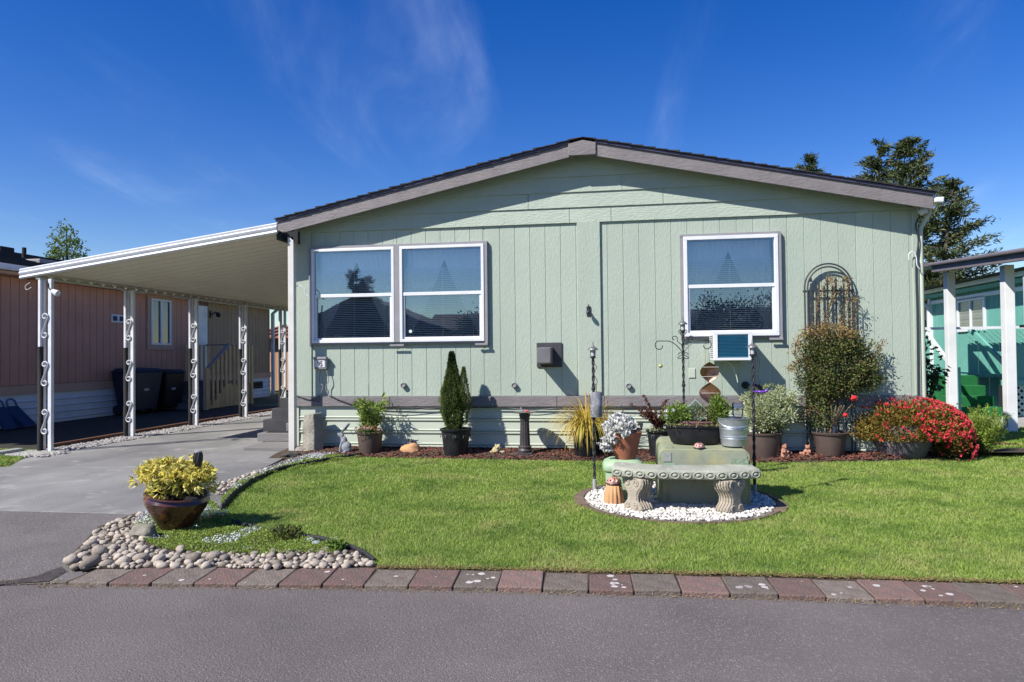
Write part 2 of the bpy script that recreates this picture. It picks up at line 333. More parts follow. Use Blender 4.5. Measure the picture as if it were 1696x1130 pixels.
PC = G(1122, 829); PR = .80   # pebble circle
sheet('far_yard', [(-9.5, 17, 0), (-4, 17, 0), (-4, 40, 0), (-9.5, 40, 0)], turf, -.02)
# grass blades (nobody could count them)
grassm = LM('grass_blade', [(.13, .22, .03), (.22, .34, .05), (.31, .42, .085), (.41, .47, .15)], .35, .6, patch=[((.46, .43, .17), 1.6, .50, .70, .7), ((.07, .17, .02), 2.0, .48, .66, .7), ((.42, .5, .2), 5.5, .56, .7, .5)])
rg = np.random.default_rng(3)
def grass(name, poly, dens, hmin, hmax, wd=.004, hole=None, mat=grassm, fall=None, z=0):
    a = np.array([p[:2] for p in poly]); A = np.prod(a.max(0)-a.min(0)); q = fillpoly(rg, poly, int(A*dens))
    if fall: q = q[rg.random(len(q)) < np.clip((fall/np.maximum(q[:, 1], 1))**1.6, 0, 1)]
    if hole is not None: q = q[(q[:, 0]-hole[0])**2+(q[:, 1]-hole[1])**2 > hole[2]**2]
    n = len(q); far = np.clip(q[:, 1]/4.5, 1, 2.2); h = rg.uniform(hmin, hmax, n)
    pn = np.array([noise.noise(Vector((x*1.6, y*1.6, 0))) for x, y in q[::1]]) if n < 400000 else 0
    h = h*(1+.35*pn); an = rg.uniform(0, 6.283, n); ln = rg.normal(size=(n, 2))*.55
    b = np.column_stack([q, np.full(n, z)]); s = np.column_stack([np.cos(an), np.sin(an), np.zeros(n)])*(wd*far)[:, None]
    t = b+np.column_stack([ln[:, 0]*h, ln[:, 1]*h, h])
    Vv = np.stack([b-s, b+s, t], 1).reshape(-1, 3); F = np.arange(3*n).reshape(-1, 3)
    return npmesh(name, Vv, F, mat, kind='stuff')
vis = [(x_, kbk(x_)+.012) for x_ in np.linspace(XE, 3, 14)]+[(4.6, kbk(3)), (9.5, 9.7), (G(1650, 742).x, G(1650, 742).y)]+lawn_poly[18:]
tag(grass('grass', vis, 19000, .012, .027, .0024, (PC.x, PC.y, PR+.06), fall=4.6), 'mown green lawn grass in front of the sage house', 'grass')
tag(grass('grass', [(-9.5, 6.3), (-8.0, 6.62), (-7.24, 7.37), (-7.62, 8.0), (-8.1, 8.1), (-8.1, 8.6), (-11.2, 8.9)], 5500, .02, .045, .006), 'patch of grass left of the carport posts', 'grass')
tag(grass('grass', [(4.6, 8.9), (9.4, 9.2), (9, 12.4), (5.4, 12.2)], 2500, .02, .045, .007), 'strip of grass beside the teal neighbour house', 'grass')
# ------------------------------------------------------------------ paver kerb
xs_ = list(np.linspace(-3.16, 6.5, 40)); kb = MB(); kb.v = [(x_, kf(x_)+.02, z) for x_ in xs_ for z in (-.05, -.007)]+[(x_, kbk(x_)+.05, -.007) for x_ in xs_]
for i in range(39): kb.f += [[2*i, 2*i+2, 2*i+3, 2*i+1], [2*i+1, 2*i+3, 80+i+1, 80+i]]
kerb = kb.obj('kerb', soil, kind='structure', fix=False)
lich = (.46, .43, .42)
pred = M('red_paver', (.225, .135, .115), (.15, .108, .095), 12, .9, bump=1.6, bscale=70, c3=(.21, .175, .145), s3=10, a3=.85, orn=.22)
pgrey = M('grey_paver', (.20, .165, .14), (.13, .108, .09), 12, .9, bump=1.6, bscale=70, c3=(.24, .17, .14), s3=10, a3=.85, orn=.22)
licm = M('lichen', (.50, .46, .45), (.40, .37, .36), 40, .95)
x = -3.13; i = 0; pat = [1, 0, 1, 0, 1, 0, 0, 1, 0, 1, 0, 1, 0, 1, 0, 1, 0, 1, 0, 0, 1, 0, 1, 0, 1, 0, 1, 0]
while x < 6:
    wdt = .2455+rnd.uniform(-.008, .008); m = MB(); D_ = .288; a = [(0, 0), (wdt-.007, rnd.uniform(-.006, .006)), (wdt-.007+rnd.uniform(-.003, .004), D_), (.0, D_+rnd.uniform(-.01, .01))]
    m.prism([(p[0], p[1], -.055) for p in a], (0, 0, .055)); an = math.atan2(kf(x+wdt)-kf(x), wdt)
    pv_ = m.obj('paver', pgrey if pat[i % 28] else pred, kerb, bevel=.007, loc=(x, kf(x)+rnd.uniform(-.006, .006), rnd.uniform(-.004, .005)), rot=(R_(rnd.uniform(-1, 1)), R_(rnd.uniform(-.8, .8)), an+R_(rnd.uniform(-1, 1))), seg=3)
    m = MB()
    for _ in range(rnd.choice((0, 1, 3, 6, 8)) if x > -1.6 else 1):
        cx_, cy_ = rnd.uniform(.03, wdt-.04), rnd.uniform(.03, D_-.04); r = rnd.uniform(.004, .018); n_ = 9; k0 = len(m.v)
        m.v += [(cx_+r*(1+.5*rnd.random())*math.cos(6.283*k/n_), cy_+r*(1+.5*rnd.random())*math.sin(6.283*k/n_), .0012) for k in range(n_)]; m.f.append([k0+k for k in range(n_)])
    if m.v: m.obj('lichen_spots', licm, pv_, fix=False)
    x += wdt; i += 1
# dry debris and weeds along the kerb foot
n = 2600; xx_ = rg.uniform(-3.3, 4.8, n); q = np.column_stack([xx_, np.array([kf(v) for v in xx_])+rg.normal(size=n)*.018-.012, np.full(n, -.022)])
tag(leaves('dry_grass', q, np.column_stack([rg.normal(size=(n, 2)), rg.uniform(0, .5, n)]), rg.uniform(.006, .022, n), .004, LM('dry_straw', [(.22, .16, .08), (.35, .27, .14), (.16, .11, .06)], .2), kind='stuff', rng=rg), 'dry straw caught along the foot of the paver kerb', 'debris')
n = 9000; xx_ = rg.uniform(XE, 4.8, n); q = np.column_stack([xx_, np.array([kbk(v)+.012+.02*noise.noise(Vector((v*4, 0, 0))) for v in xx_])+rg.normal(size=n)*.018+.004, rg.uniform(.0, .012, n)])
tag(leaves('dry_grass', q, np.column_stack([rg.normal(size=(n, 2)), rg.uniform(0, .9, n)]), rg.uniform(.008, .024, n), .004, LM('brown_thatch', [(.22, .13, .07), (.36, .26, .13), (.24, .24, .08)], .3), kind='stuff', rng=rg), 'brown thatch where the lawn meets the paver kerb', 'dry grass')
tarp = [G(-40, 968, -.02), G(20, 962, -.02), G(60, 955, -.02), G(88, 944, -.02), G(102, 940, -.02), G(112, 947, -.02), G(96, 956, -.02), G(80, 964, -.02), G(30, 967, -.02), G(-40, 973, -.02)]
sheet('road_seam', [(p.x, p.y, 0) for p in tarp], M('tar_seam', (.04, .033, .035), (.09, .075, .07), 22, .95, bump=2, bscale=60), -.0165)
# cracks and joint grass between apron and road
n = 500; t = rg.random(n); q = np.column_stack([-3.6+t*.55, 3.60+t*.05+rg.normal(size=n)*.03, np.full(n, -.02)])
tag(leaves('dry_grass', q, np.column_stack([rg.normal(size=(n, 2)), rg.uniform(0, .4, n)]), .01, .004, MATS['dry_straw'], kind='stuff', rng=rg), 'dry straw along the seam of road and driveway', 'debris')

# ------------------------------------------------------------------ planted corner bed: soil, rocks, ground cover, edging
corner = rkl+[edge[0]]+edge[1:]
bp_ = [(p.x, p.y) for p in rkl]+[(p.x, p.y) for p in edge]
sheet('corner_bed', [(a, b, 0) for a, b in bp_], soil, .002)
stone_meshes = []
for k in range(8):
    m = MB(); m.blob((0, 0, 0), (1, rnd.uniform(.65, .9), rnd.uniform(.5, .75)), 2, .28, 1.1, k+1); me = m.mesh('stone'); me.shade_smooth(); me.materials.append(river); stone_meshes.append(me)
rb = thing('rock_border', 'border of rounded river stones around the corner bed by the paver kerb', 'stones', (0, 0, 0))
front = [G(118, 941), G(116, 926), G(144, 898), G(168, 875), G(235, 851), G(250, 853), G(232, 868), G(226, 898), G(270, 915), G(350, 920), G(440, 918), G(520, 912), G(560, 912), G(600, 922), G(622, 938), G(560, 942), G(400, 942), G(250, 941), G(125, 943)]
back = [G(243, 845), G(300, 828), G(372, 800), G(430, 780), G(470, 775), G(430, 792), G(385, 808), G(350, 825), G(290, 850)]
placed = []
def drop(poly, n, r0, r1, z0=0):
    pts = fillpoly(rg, poly, n*60); out = []
    for x, y in pts:
        r = rnd.uniform(r0, r1)
        if all((x-a)**2+(y-b)**2 > (.78*(r+c))**2 for a, b, c in placed): placed.append((x, y, r)); out.append((x, y, r))
        if len(out) >= n: break
    return out
big = [(G(150, 938), .062), (G(118, 932), .05), (G(203, 935), .05), (G(178, 938), .045), (G(233, 929), .05), (G(262, 931), .048), (G(320, 929), .052), (G(355, 926), .05), (G(300, 914), .042), (G(196, 926), .04), (G(150, 905), .05), (G(165, 918), .055), (G(188, 912), .045), (G(243, 895), .06)]
for p, r in big: placed.append((p.x, p.y, r))
st = [(p.x, p.y, r) for p, r in big]+drop([(p.x, p.y) for p in front], 235, .018, .036)+drop([(p.x, p.y) for p in back], 75, .02, .034)
for x, y, r in st:
    o = link('stone', stone_meshes[rnd.randrange(8)], river, rb, (x, y, r*.35), (rnd.uniform(-.3, .3), rnd.uniform(-.3, .3), rnd.uniform(0, 6.28)), (r, r, r))
m = MB()
for pl, n in ((front, 1100), (back, 380)):
    for x, y in fillpoly(rg, [(p.x, p.y) for p in pl], n*2)[:n]: r = rnd.uniform(.008, .017); m.blob((x, y, r*.4), (r, r*.8, r*.65), 1, .2, 1, rnd.random()*9)
m.obj('stone_fill', river2, rb, smooth=179, kind='stuff', fix=False)
# ground cover mat
covm = LM('ground_cover', [(.16, .25, .04), (.25, .35, .06), (.34, .43, .10), (.20, .29, .05)], .4)
flow = LM('tiny_white_flower', [(.6, .62, .68), (.75, .75, .78), (.45, .5, .66)], .2)
ga = [G(222, 872), G(250, 849), G(300, 843), G(350, 832), G(368, 850), G(420, 876), G(505, 895), G(560, 906), G(560, 918), G(480, 920), G(430, 921), G(350, 921), G(270, 912), G(228, 895)]
gb = [G(366, 828), G(400, 800), G(440, 783), G(490, 765), G(520, 757), G(575, 757), G(596, 758), G(520, 771), G(448, 787), G(415, 804), G(388, 823), G(368, 845)]
def cover(poly, n, ftn, lab):
    q = fillpoly(rg, [(p.x, p.y) for p in poly], n*3)[:n]; hh = np.array([max(0, .028+.035*noise.noise(Vector((x*5, y*5, 2)))) for x, y in q])*rg.uniform(.4, 1, len(q))
    tag(leaves('ground_cover', np.column_stack([q, hh]), rg.normal(size=(len(q), 3))*[1, 1, .5]+[0, 0, .6], rg.uniform(.008, .018, len(q)), .008, covm, kind='stuff', rng=rg), lab, 'ground cover')
    q = fillpoly(rg, [(p.x, p.y) for p in poly], ftn*12); k = np.array([noise.noise(Vector((x*2.6, y*2.6, 7))) for x, y in q]) > .12; q = q[k][:ftn]
    tag(leaves('flower_mat', np.column_stack([q, np.full(len(q), .05)+rg.random(len(q))*.015]), rg.normal(size=(len(q), 3))*[1, 1, .2], .010, .010, flow, kind='stuff', rng=rg, bend=.02), 'tiny white flowers in the '+lab, 'flowers')
cover(ga, 24000, 1500, 'green creeping mat under the yellow shrub')
cover(gb, 14000, 500, 'green creeping mat along the scalloped black edging')
gw = [G(430, 790), G(470, 772), G(520, 758), G(560, 758), G(500, 771), G(455, 783)]
q = fillpoly(rg, [(p.x, p.y) for p in gw], 6000)[:520]
tag(leaves('flower_mat', np.column_stack([q, .05+rg.random(len(q))*.02]), rg.normal(size=(len(q), 3))*[1, 1, .2], .012, .012, flow, kind='stuff', rng=rg, bend=.02), 'pale drift of tiny white flowers beside the driveway and black edging', 'flowers')
# scalloped edging
se = thing('garden_edging', 'black scalloped plastic edging curving between lawn and corner bed', 'edging', (0, 0, 0)); rub = M('black_rubber', (.012, .012, .014), (.025, .025, .03), 9, .7)
pl = []
for a, b in zip(edge[:-1], edge[1:]):
    n = max(1, round((b-a).length/.05)); pl += [a.lerp(b, t/n) for t in range(n)]
sm_ = MB(); sm_.lathe([(.0, -.01), (.032, -.01), (.034, .035), (.026, .05), (.010, .056)], 10, sx=1, sy=.35); sme = sm_.mesh('scallop'); sme.materials.append(rub); sme.shade_smooth()
for i, p in enumerate(pl[:-1]):
    d = pl[i+1]-p; fl = .62 if i > len(pl)*.62 else 1
    if .58 < i/len(pl) < .66: continue
    link('scallop', sme, rub, se, (p.x, p.y, rnd.uniform(-.006, .004)), (rnd.uniform(-.12, .12), 0, math.atan2(d.y, d.x)), (1, 1, fl))
# ------------------------------------------------------------------ bark bed along the house
bbp = [(G(490, 760).x, G(490, 760).y), (G(600, 759).x, G(600, 759).y), (G(860, 763).x, G(860, 763).y), (G(1240, 768).x, G(1240, 768).y), (G(1480, 765).x, G(1480, 765).y), (G(1610, 757).x, G(1610, 757).y), (G(1650, 742).x, G(1650, 742).y), (5.1, 9.6), (3.8, 9.6), (3.8, 8.93), (-4.3, 8.93)]
WY = 8.9
bedm = MB(); nx = 70
for i in range(nx+1):
    x = -4.35+i*(9.4/nx)
    yf = None
    for (x1, y1), (x2, y2) in zip(bbp[:6], bbp[1:7]):
        if x1 <= x <= x2: yf = y1+(y2-y1)*(x-x1)/(x2-x1)
    if yf is None: yf = bbp[0][1] if x < bbp[0][0] else bbp[6][1]
    for j, (t, z) in enumerate(((0, .001), (.25, .03), (.6, .05), (1, .07))): bedm.v.append((x, yf+(WY+.03-yf)*t, z+.008*noise.noise(Vector((x*4, t*3, 0)))*(t > 0)))
for i in range(nx):
    for j in range(3): bedm.f.append([i*4+j, (i+1)*4+j, (i+1)*4+j+1, i*4+j+1])
bedm.obj('bark_bed', soil, kind='structure', fix=False)
m = MB(); cnt = 0
for x, y in fillpoly(rg, bbp, 26000):
    if cnt > 9000: break
    t = min(1, max(0, (y-8.3)/.6)); z = .01+.06*t; s = rnd.uniform(.007, .02); cnt += 1
    mt = Matrix.Translation((x, y, z+.005)) @ Matrix.Rotation(rnd.uniform(0, 6.28), 4, 'Z') @ Matrix.Rotation(rnd.uniform(-.7, .7), 4, 'X') @ Matrix.Rotation(rnd.uniform(-.6, .6), 4, 'Y')
    m.add([(-s, -s*.5, 0), (s, -s*.4, 0), (s*.8, s*.5, .004), (-s*.9, s*.5, .002)], [(0, 1, 2, 3)], mt)
tag(m.obj('bark_mulch', bark, kind='stuff', fix=False), 'reddish bark chips in the bed below the house skirting', 'mulch')
# ------------------------------------------------------------------ pebble circle
sheet('pebble_bed', [(PC.x+(PR)*math.cos(a), PC.y+PR*math.sin(a), 0) for a in np.linspace(0, 6.283, 49)[:-1]], M('pebble_bed_base', (.4, .38, .34), (.25, .23, .2), 40, .9, bump=1, bscale=90), .004)
m = MB(); k = 0
while k < 5200:
    a = rnd.uniform(0, 6.283); r = PR*.985*math.sqrt(rnd.random()); x, y = PC.x+r*math.cos(a), PC.y+r*math.sin(a)
    if y > PC.y+.45 and rnd.random() < .75: k += 1; continue
    s = rnd.uniform(.009, .019); mt = Matrix.Translation((x, y, .01+rnd.random()*.012)) @ Matrix.Rotation(rnd.uniform(0, 6.28), 4, 'Z') @ Matrix.Rotation(rnd.uniform(-.6, .6), 4, 'X')
    m.blob((0, 0, 0), (s, s*.75, s*.6), 1, .35, 1.3, k % 37, mt); k += 1
tag(m.obj('white_pebbles', whitep, kind='stuff', smooth=50, fix=False), 'white marble pebbles filling the round bed under the bench', 'pebbles')
ring = thing('brick_edging', 'ring of brown garden bricks around the white pebble bed', 'edging', (PC.x, PC.y, 0)); brk = M('brown_brick', (.17, .115, .085), (.12, .085, .065), 14, .9, bump=.8, bscale=80, orn=.2)
m = MB(); m.box(-.085, .085, -.055, .055, -.03, .03); bme = m.mesh('brick'); bme.materials.append(brk)
for k in range(30):
    a = 2*math.pi*k/30+.05; thick = .8 if (2.7 < a < 3.6) or (5.75 < a < 6.2) else .28
    o = link('brick', bme, brk, ring, ((PR+.045)*math.cos(a), (PR+.045)*math.sin(a), .0 if thick == 1 else -.012), (rnd.uniform(-.05, .05), 0, a+math.pi/2+rnd.uniform(-.06, .06)), (1, thick, 1))
    md = o.modifiers.new('bevel', 'BEVEL'); md.width = .006; md.segments = 2
# ------------------------------------------------------------------ the sage house
XL, XR, XC = -4.31, 3.587, -.385
house = thing('manufactured_house', 'sage green single storey manufactured home with low gable roof and white windows', 'house', (0, 0, 0))
ZB, ZT = .74, 2.955                       # foot and head of the vertical boards
RZ, EZ, RY = 3.985, 3.125, 8.65             # ridge and eave height, front plane of the rake boards
EL, ER = -4.43, 3.66
def roofz(x): return RZ-(RZ-EZ)*abs(x-XC)/((ER-EL)/2)
def wrect(x0, y0, x1, y1, Y=WY):
    a = [W(x0, y0, Y), W(x1, y0, Y), W(x0, y1, Y), W(x1, y1, Y)]
    return (a[0].x+a[2].x)/2, (a[1].x+a[3].x)/2, (a[2].z+a[3].z)/2, (a[0].z+a[1].z)/2
w1 = wrect(519, 413, 655, 568); w2 = wrect(664, 407, 803, 566); w3 = wrect(1132, 391, 1288, 557)
w1 = (w1[0], w1[1], w2[2], w2[3])
holes = [w1, w2, w3]
def strips(x0, x1, z0, z1, hs):
    """rectangles left of x0..x1, z0..z1 once the window holes are cut"""
    xs = sorted({x0, x1} | {min(max(v, x0), x1) for h in hs for v in h[:2]}); out = []
    for a, b in zip(xs[:-1], xs[1:]):
        if b-a < .002: continue
        c = (a+b)/2; zz = z0
        for h in sorted([h for h in hs if h[0] < c < h[1]], key=lambda h: h[2]): out.append((a, b, zz, h[2])); zz = h[3]
        out.append((a, b, zz, z1))
    return out
XB0, XB1 = W(518, 600, WY).x, W(1513, 600, WY).x
cm0, cm1 = W(957, 500, WY).x, W(995, 500, WY).x
inner = [(h[0]+.02, h[1]-.02, h[2]+.02, h[3]-.02) for h in holes]
m = MB()
for a, b, c, d in strips(XL+.01, XR-.01, .5, ZT+.05, inner): m.box(a, b, WY+.0045, WY+.06, c, d)
m.prism([(XL+.01, WY+.013, ZT+.05), (XR-.01, WY+.012, ZT+.05), (XR-.01, WY+.012, roofz(XR)-.1), (XC, WY+.012, RZ-.1), (XL+.01, WY+.012, roofz(XL)-.1)], (0, .05, 0))
m.obj('sheathing', M('siding_groove', (.32, .375, .315)), house)
x = XB0; bw = .1985; k = 0
while x < XB1-.01:
    x1 = min(x+bw, XB1)
    for a, b, c, d in strips(x+.003, x1-.003, ZB, ZT, inner):
        if d-c > .01 and b-a > .03: m = MB(); m.box(a, b, WY, WY+.0043, c, d); m.obj('siding_board', sage, house, bevel=.003, seg=1)
    x = x1; k += 1
m = MB(); m.box(XL, XB0-.012, WY-.012, WY+.011, ZB, roofz(XL+.12)-.16); m.obj('corner_board', sage, house, bevel=.004)
m = MB(); m.box(XB1+.01, XR, WY-.012, WY+.011, ZB, roofz(XR)-.14); m.obj('corner_board', sage, house, bevel=.004)
m = MB(); m.box(cm0, cm1, WY-.030, WY-.001, ZB+.002, ZT-.002); m.obj('cover_board', sage, house, bevel=.004)
# lap boards under the gable
z = ZT; i = 0
while z < RZ-.2:
    zt = z+.197
    xa = XC-(RZ-.10-z)/(RZ-EZ)*(ER-EL)/2; xb = XC+(RZ-.10-z)/(RZ-EZ)*(ER-EL)/2; ta = XC-(RZ-.10-zt)/(RZ-EZ)*(ER-EL)/2; tb = XC+(RZ-.10-zt)/(RZ-EZ)*(ER-EL)/2
    xa, ta = max(xa, XL), max(ta, XL); xb, tb = min(xb, XR), min(tb, XR)
    cuts = {0: [W(943, 360, WY).x, W(1012, 360, WY).x], 1: [W(875, 330, WY).x, W(1098, 330, WY).x], 2: [W(1030, 305, WY).x]}.get(i, [])
    e = [xa]+cuts+[xb]
    for q in range(len(e)-1):
        a0, a1 = e[q]+(.003 if q else 0), e[q+1]-(.003 if q < len(e)-2 else 0); t0 = max(a0, ta) if q == 0 else a0; t1 = min(a1, tb) if q == len(e)-2 else a1
        if t1 <= t0: t0 = t1 = (t0+t1)/2
        m = MB(); yb, yt = WY-.026, WY-.008
        m.add([(a0, yb, z), (a1, yb, z), (a1, WY+.011, z), (a0, WY+.011, z), (t0, yt, zt+.004), (t1, yt, zt+.004), (t1, WY+.011, zt+.004), (t0, WY+.011, zt+.004)], [(0, 3, 2, 1), (4, 5, 6, 7), (0, 1, 5, 4), (1, 2, 6, 5), (2, 3, 7, 6), (3, 0, 4, 7)])
        m.obj('lap_board', sagelap, house)
    z = zt; i += 1
# belly band and ribbed skirting
bz0, bz1 = .607, ZB
jx = [XL-.04, W(647, 665, WY).x, W(923, 665, WY).x, W(1240, 665, WY).x, XR]
for a, b in zip(jx[:-1], jx[1:]):
    m = MB(); m.box(a+.003, b-.003, WY-.04, WY+.011, bz0, bz1-.003); m.obj('band_board', taupe, house, bevel=.004)
prof = [(WY+.02, .0), (WY+.0, .03)]
def rib(z): return [(WY+.004, z-.030), (WY-.014, z-.020), (WY-.014, z-.006), (WY+.004, z+.002), (WY-.010, z+.012), (WY-.014, z+.022), (WY-.004, z+.034)]
for z in (.085, .265, .43): prof += rib(z+.01)
prof += [(WY-.002, .58), (WY-.002, .607)]
px_ = [XL+.05, W(600, 700, WY).x, W(1031, 700, WY).x, 1.6, XR-.02]
for a, b in zip(px_[:-1], px_[1:]):
    m = MB(); n = len(prof); m.add([(a+.002, y, z) for y, z in prof]+[(b-.002, y, z) for y, z in prof], [(i, i+1, n+i+1, n+i) for i in range(n-1)]); m.obj('skirting_panel', sagesk, house, fix=False, smooth=30)
m = MB(); m.box(XL-.005, XL+.055, WY-.02, WY+.02, .05, .605); m.obj('skirting_corner', sagesk, house)
# sides, back, floor, roof
for xx, s in ((XL, 1), (XR, -1)):
    m = MB(); m.box(*sorted((xx+.002*s, xx+.06*s)), WY+.061, 22, 0, roofz(xx)-.16); m.obj('side_wall', sage, house)
m = MB(); m.box(XL+.062, XR-.062, 21.9, 22, 0, 3); m.obj('back_wall', sage, house)
sh = RZ-EZ; hw = (ER-EL)/2; ang = math.atan2(sh, hw); sl_ = math.hypot(sh, hw)
m = MB()
for s in (-1, 1): m.prism([(XC, RY+.03, RZ-.03), (XC+s*hw, RY+.03, EZ-.03), (XC+s*hw, RY+.03, EZ-.09), (XC, RY+.03, RZ-.09)], (0, 13.6, 0))
m.obj('roof_deck', M('roof_underside', (.16, .2, .17), rough=.8), house)
m = MB(); m.prism([(XL+.02, WY+.07, 2.9), (XR-.02, WY+.07, 2.9), (XR-.02, WY+.07, 2.86), (XL+.02, WY+.07, 2.86)], (0, 12.9, 0)); m.obj('ceiling', darkm, house)
nc = 28
for s in (-1, 1):
    for i in range(nc):
        a = i/nc*sl_; b = (i+1)/nc*sl_+.03; t = .016
        def P(d, h): return (XC+s*(d*math.cos(ang)-h*-math.sin(ang)*1), RY-.035-rnd.uniform(0, .012), RZ-.02-d*math.sin(ang)+h*math.cos(ang))
        m = MB(); m.prism([P(a, 0), P(b, .006), P(b, .006+t*rnd.uniform(.8, 1.4)), P(a, t*.4)], (0, 13.65, 0)); m.obj('shingle_course', shing, house)
navy = M('drip_edge', (.055, .05, .085), rough=.4)
for s in (-1, 1):
    x0 = XC+s*.16
    def pr(z1, z2, y0, y1, xe=0):
        a = XC+s*(hw+xe); f = lambda x: RZ-.03-(abs(x-XC))*sh/hw
        return [(x0, y0, f(x0)-z1), (a, y0, f(a)-z1), (a, y0, f(a)-z2), (x0, y0, f(x0)-z2)]
    m = MB(); m.prism(pr(.022, .185, RY, RY, .0), (0, .028, 0)); m.obj('rake_board', taupe, house, bevel=.003)
    m = MB(); m.prism(pr(-.008, .022, RY-.02, RY, .02), (0, .035, 0)); m.obj('drip_edge', navy, house)
m = MB(); m.prism([(XC-.17, RY-.022, RZ-.05-.16*sh/hw), (XC, RY-.022, RZ-.045), (XC+.17, RY-.022, RZ-.05-.16*sh/hw), (XC+.17, RY-.022, RZ-.235), (XC-.17, RY-.022, RZ-.235)], (0, .05, 0)); m.obj('ridge_block', taupe, house, bevel=.004)
# soffit under the front overhang
m = MB()
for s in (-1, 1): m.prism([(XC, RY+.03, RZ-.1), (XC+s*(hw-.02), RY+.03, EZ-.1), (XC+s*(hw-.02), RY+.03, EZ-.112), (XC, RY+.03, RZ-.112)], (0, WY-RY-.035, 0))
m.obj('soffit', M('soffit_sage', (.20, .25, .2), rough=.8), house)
# gutter end, downspout on the right corner
m = MB(); m.box(ER+.0, ER+.09, RY+.05, 21, EZ-.14, EZ-.05); m.obj('gutter', white, house, bevel=.01)
m = MB(); m.tube([(ER+.05, WY-.02, EZ-.14), (ER+.05, WY-.02, EZ-.22), (XR+.035, WY+.02, EZ-.40), (XR+.035, WY+.02, .35)], .03, 8); m.obj('downspout', sagesk, house, smooth=50)
m = MB(); m.box(EL-.10, EL, RY+.25, 21, EZ-.15, EZ-.06); m.obj('gutter', darkm, house)

# windows
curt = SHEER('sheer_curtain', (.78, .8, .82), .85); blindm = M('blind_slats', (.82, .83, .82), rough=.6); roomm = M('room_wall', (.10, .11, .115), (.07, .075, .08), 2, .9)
vin = M('window_vinyl', (.68, .69, .73), (.62, .63, .68), 4, .35, spec=.5)
def window(r, Y, parent, fw=.038, split=.5, vertical=False, blinds=True, curtain=True, depth=1.2, bl0=0, seed=0):
    x0, x1, z0, z1 = r; fr = MB()
    for a in ((x0, x1, z0, z0+fw), (x0, x1, z1-fw, z1), (x0, x0+fw, z0+fw, z1-fw), (x1-fw, x1, z0+fw, z1-fw)): fr.box(a[0], a[1], Y-.045, Y+.05, a[2], a[3])
    f = fr.obj('window', vin, parent, bevel=.004)
    if vertical:
        xm = (x0+x1)/2; m = MB(); m.box(xm-.018, xm+.018, Y-.03, Y+.03, z0+fw, z1-fw); m.obj('mullion', vin, f, bevel=.003)
        pn = [(x0+fw, xm-.018, z0+fw, z1-fw, 0), (xm+.018, x1-fw, z0+fw, z1-fw, .0)]
    else:
        zm = z0+(z1-z0)*split; m = MB(); m.box(x0+fw, x1-fw, Y-.032, Y+.03, zm-.022, zm+.022); m.obj('meeting_rail', vin, f, bevel=.003)
        m = MB(); s = .028
        for a in ((x0+fw, x1-fw, z0+fw, z0+fw+s), (x0+fw, x0+fw+s, z0+fw+s, zm-.022), (x1-fw-s, x1-fw, z0+fw+s, zm-.022)): m.box(a[0]+.001, a[1]-.001, Y-.022, Y+.02, a[2], a[3])
        m.obj('sash', vin, f, bevel=.002)
        pn = [(x0+fw, x1-fw, zm+.022, z1-fw, -.008), (x0+fw+s, x1-fw-s, z0+fw+s, zm-.022, .004)]
    for a in pn: m = MB(); m.add([(a[0], Y+a[4], a[2]), (a[1], Y+a[4], a[2]), (a[1], Y+a[4], a[3]), (a[0], Y+a[4], a[3])], [(0, 1, 2, 3)]); m.obj('pane', gas, f, fix=False)
    if blinds:
        m = MB(); z = z0+fw+.02
        while z < z1-fw-bl0: m.add([(x0+fw+.01, Y+.040, z), (x1-fw-.01, Y+.040, z), (x1-fw-.01, Y+.057, z+.0115), (x0+fw+.01, Y+.057, z+.0115)], [(0, 1, 2, 3)]); z += .0245
        for xx in (x0+.16, (x0+x1)/2, x1-.16): m.box(xx-.002, xx+.002, Y+.037, Y+.040, z0+fw, z1-fw-bl0)
        m.obj('blind', blindm, f, kind='stuff', fix=False)
    if curtain:
        for s in (-1, 1):
            m = MB(); n = 26; zt, zb_ = z1-fw, z0+fw; xe = x0+.05 if s < 0 else x1-.05; xm = (x0+x1)/2
            for j in range(9):
                t = j/8; wdt = (x1-x0)*.5*(max(0, 1-t*1.1)**.8*.9+.1) ; 
                for i in range(n+1): u = i/n; m.v.append((xe-s*wdt*u, Y+.125+.014*math.sin(i*1.9+seed)*(1-.3*u), zt+(zb_-zt)*t))
            for j in range(8):
                for i in range(n): q = j*(n+1)+i; m.f.append([q, q+1, q+n+2, q+n+1])
            m.obj('curtain', curt, f, fix=False, smooth=80)
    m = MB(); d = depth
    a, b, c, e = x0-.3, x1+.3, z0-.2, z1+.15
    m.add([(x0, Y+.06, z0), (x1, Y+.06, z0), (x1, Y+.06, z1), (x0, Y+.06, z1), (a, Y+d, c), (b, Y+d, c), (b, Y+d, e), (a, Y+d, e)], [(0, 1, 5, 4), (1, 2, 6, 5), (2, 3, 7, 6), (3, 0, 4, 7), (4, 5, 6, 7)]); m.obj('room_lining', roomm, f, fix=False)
    return f
window(w1, WY-.02, house, bl0=.25, seed=1); window(w2, WY-.02, house, bl0=.25, seed=2); window(w3, WY-.02, house, fw=.045, bl0=.25, seed=3)
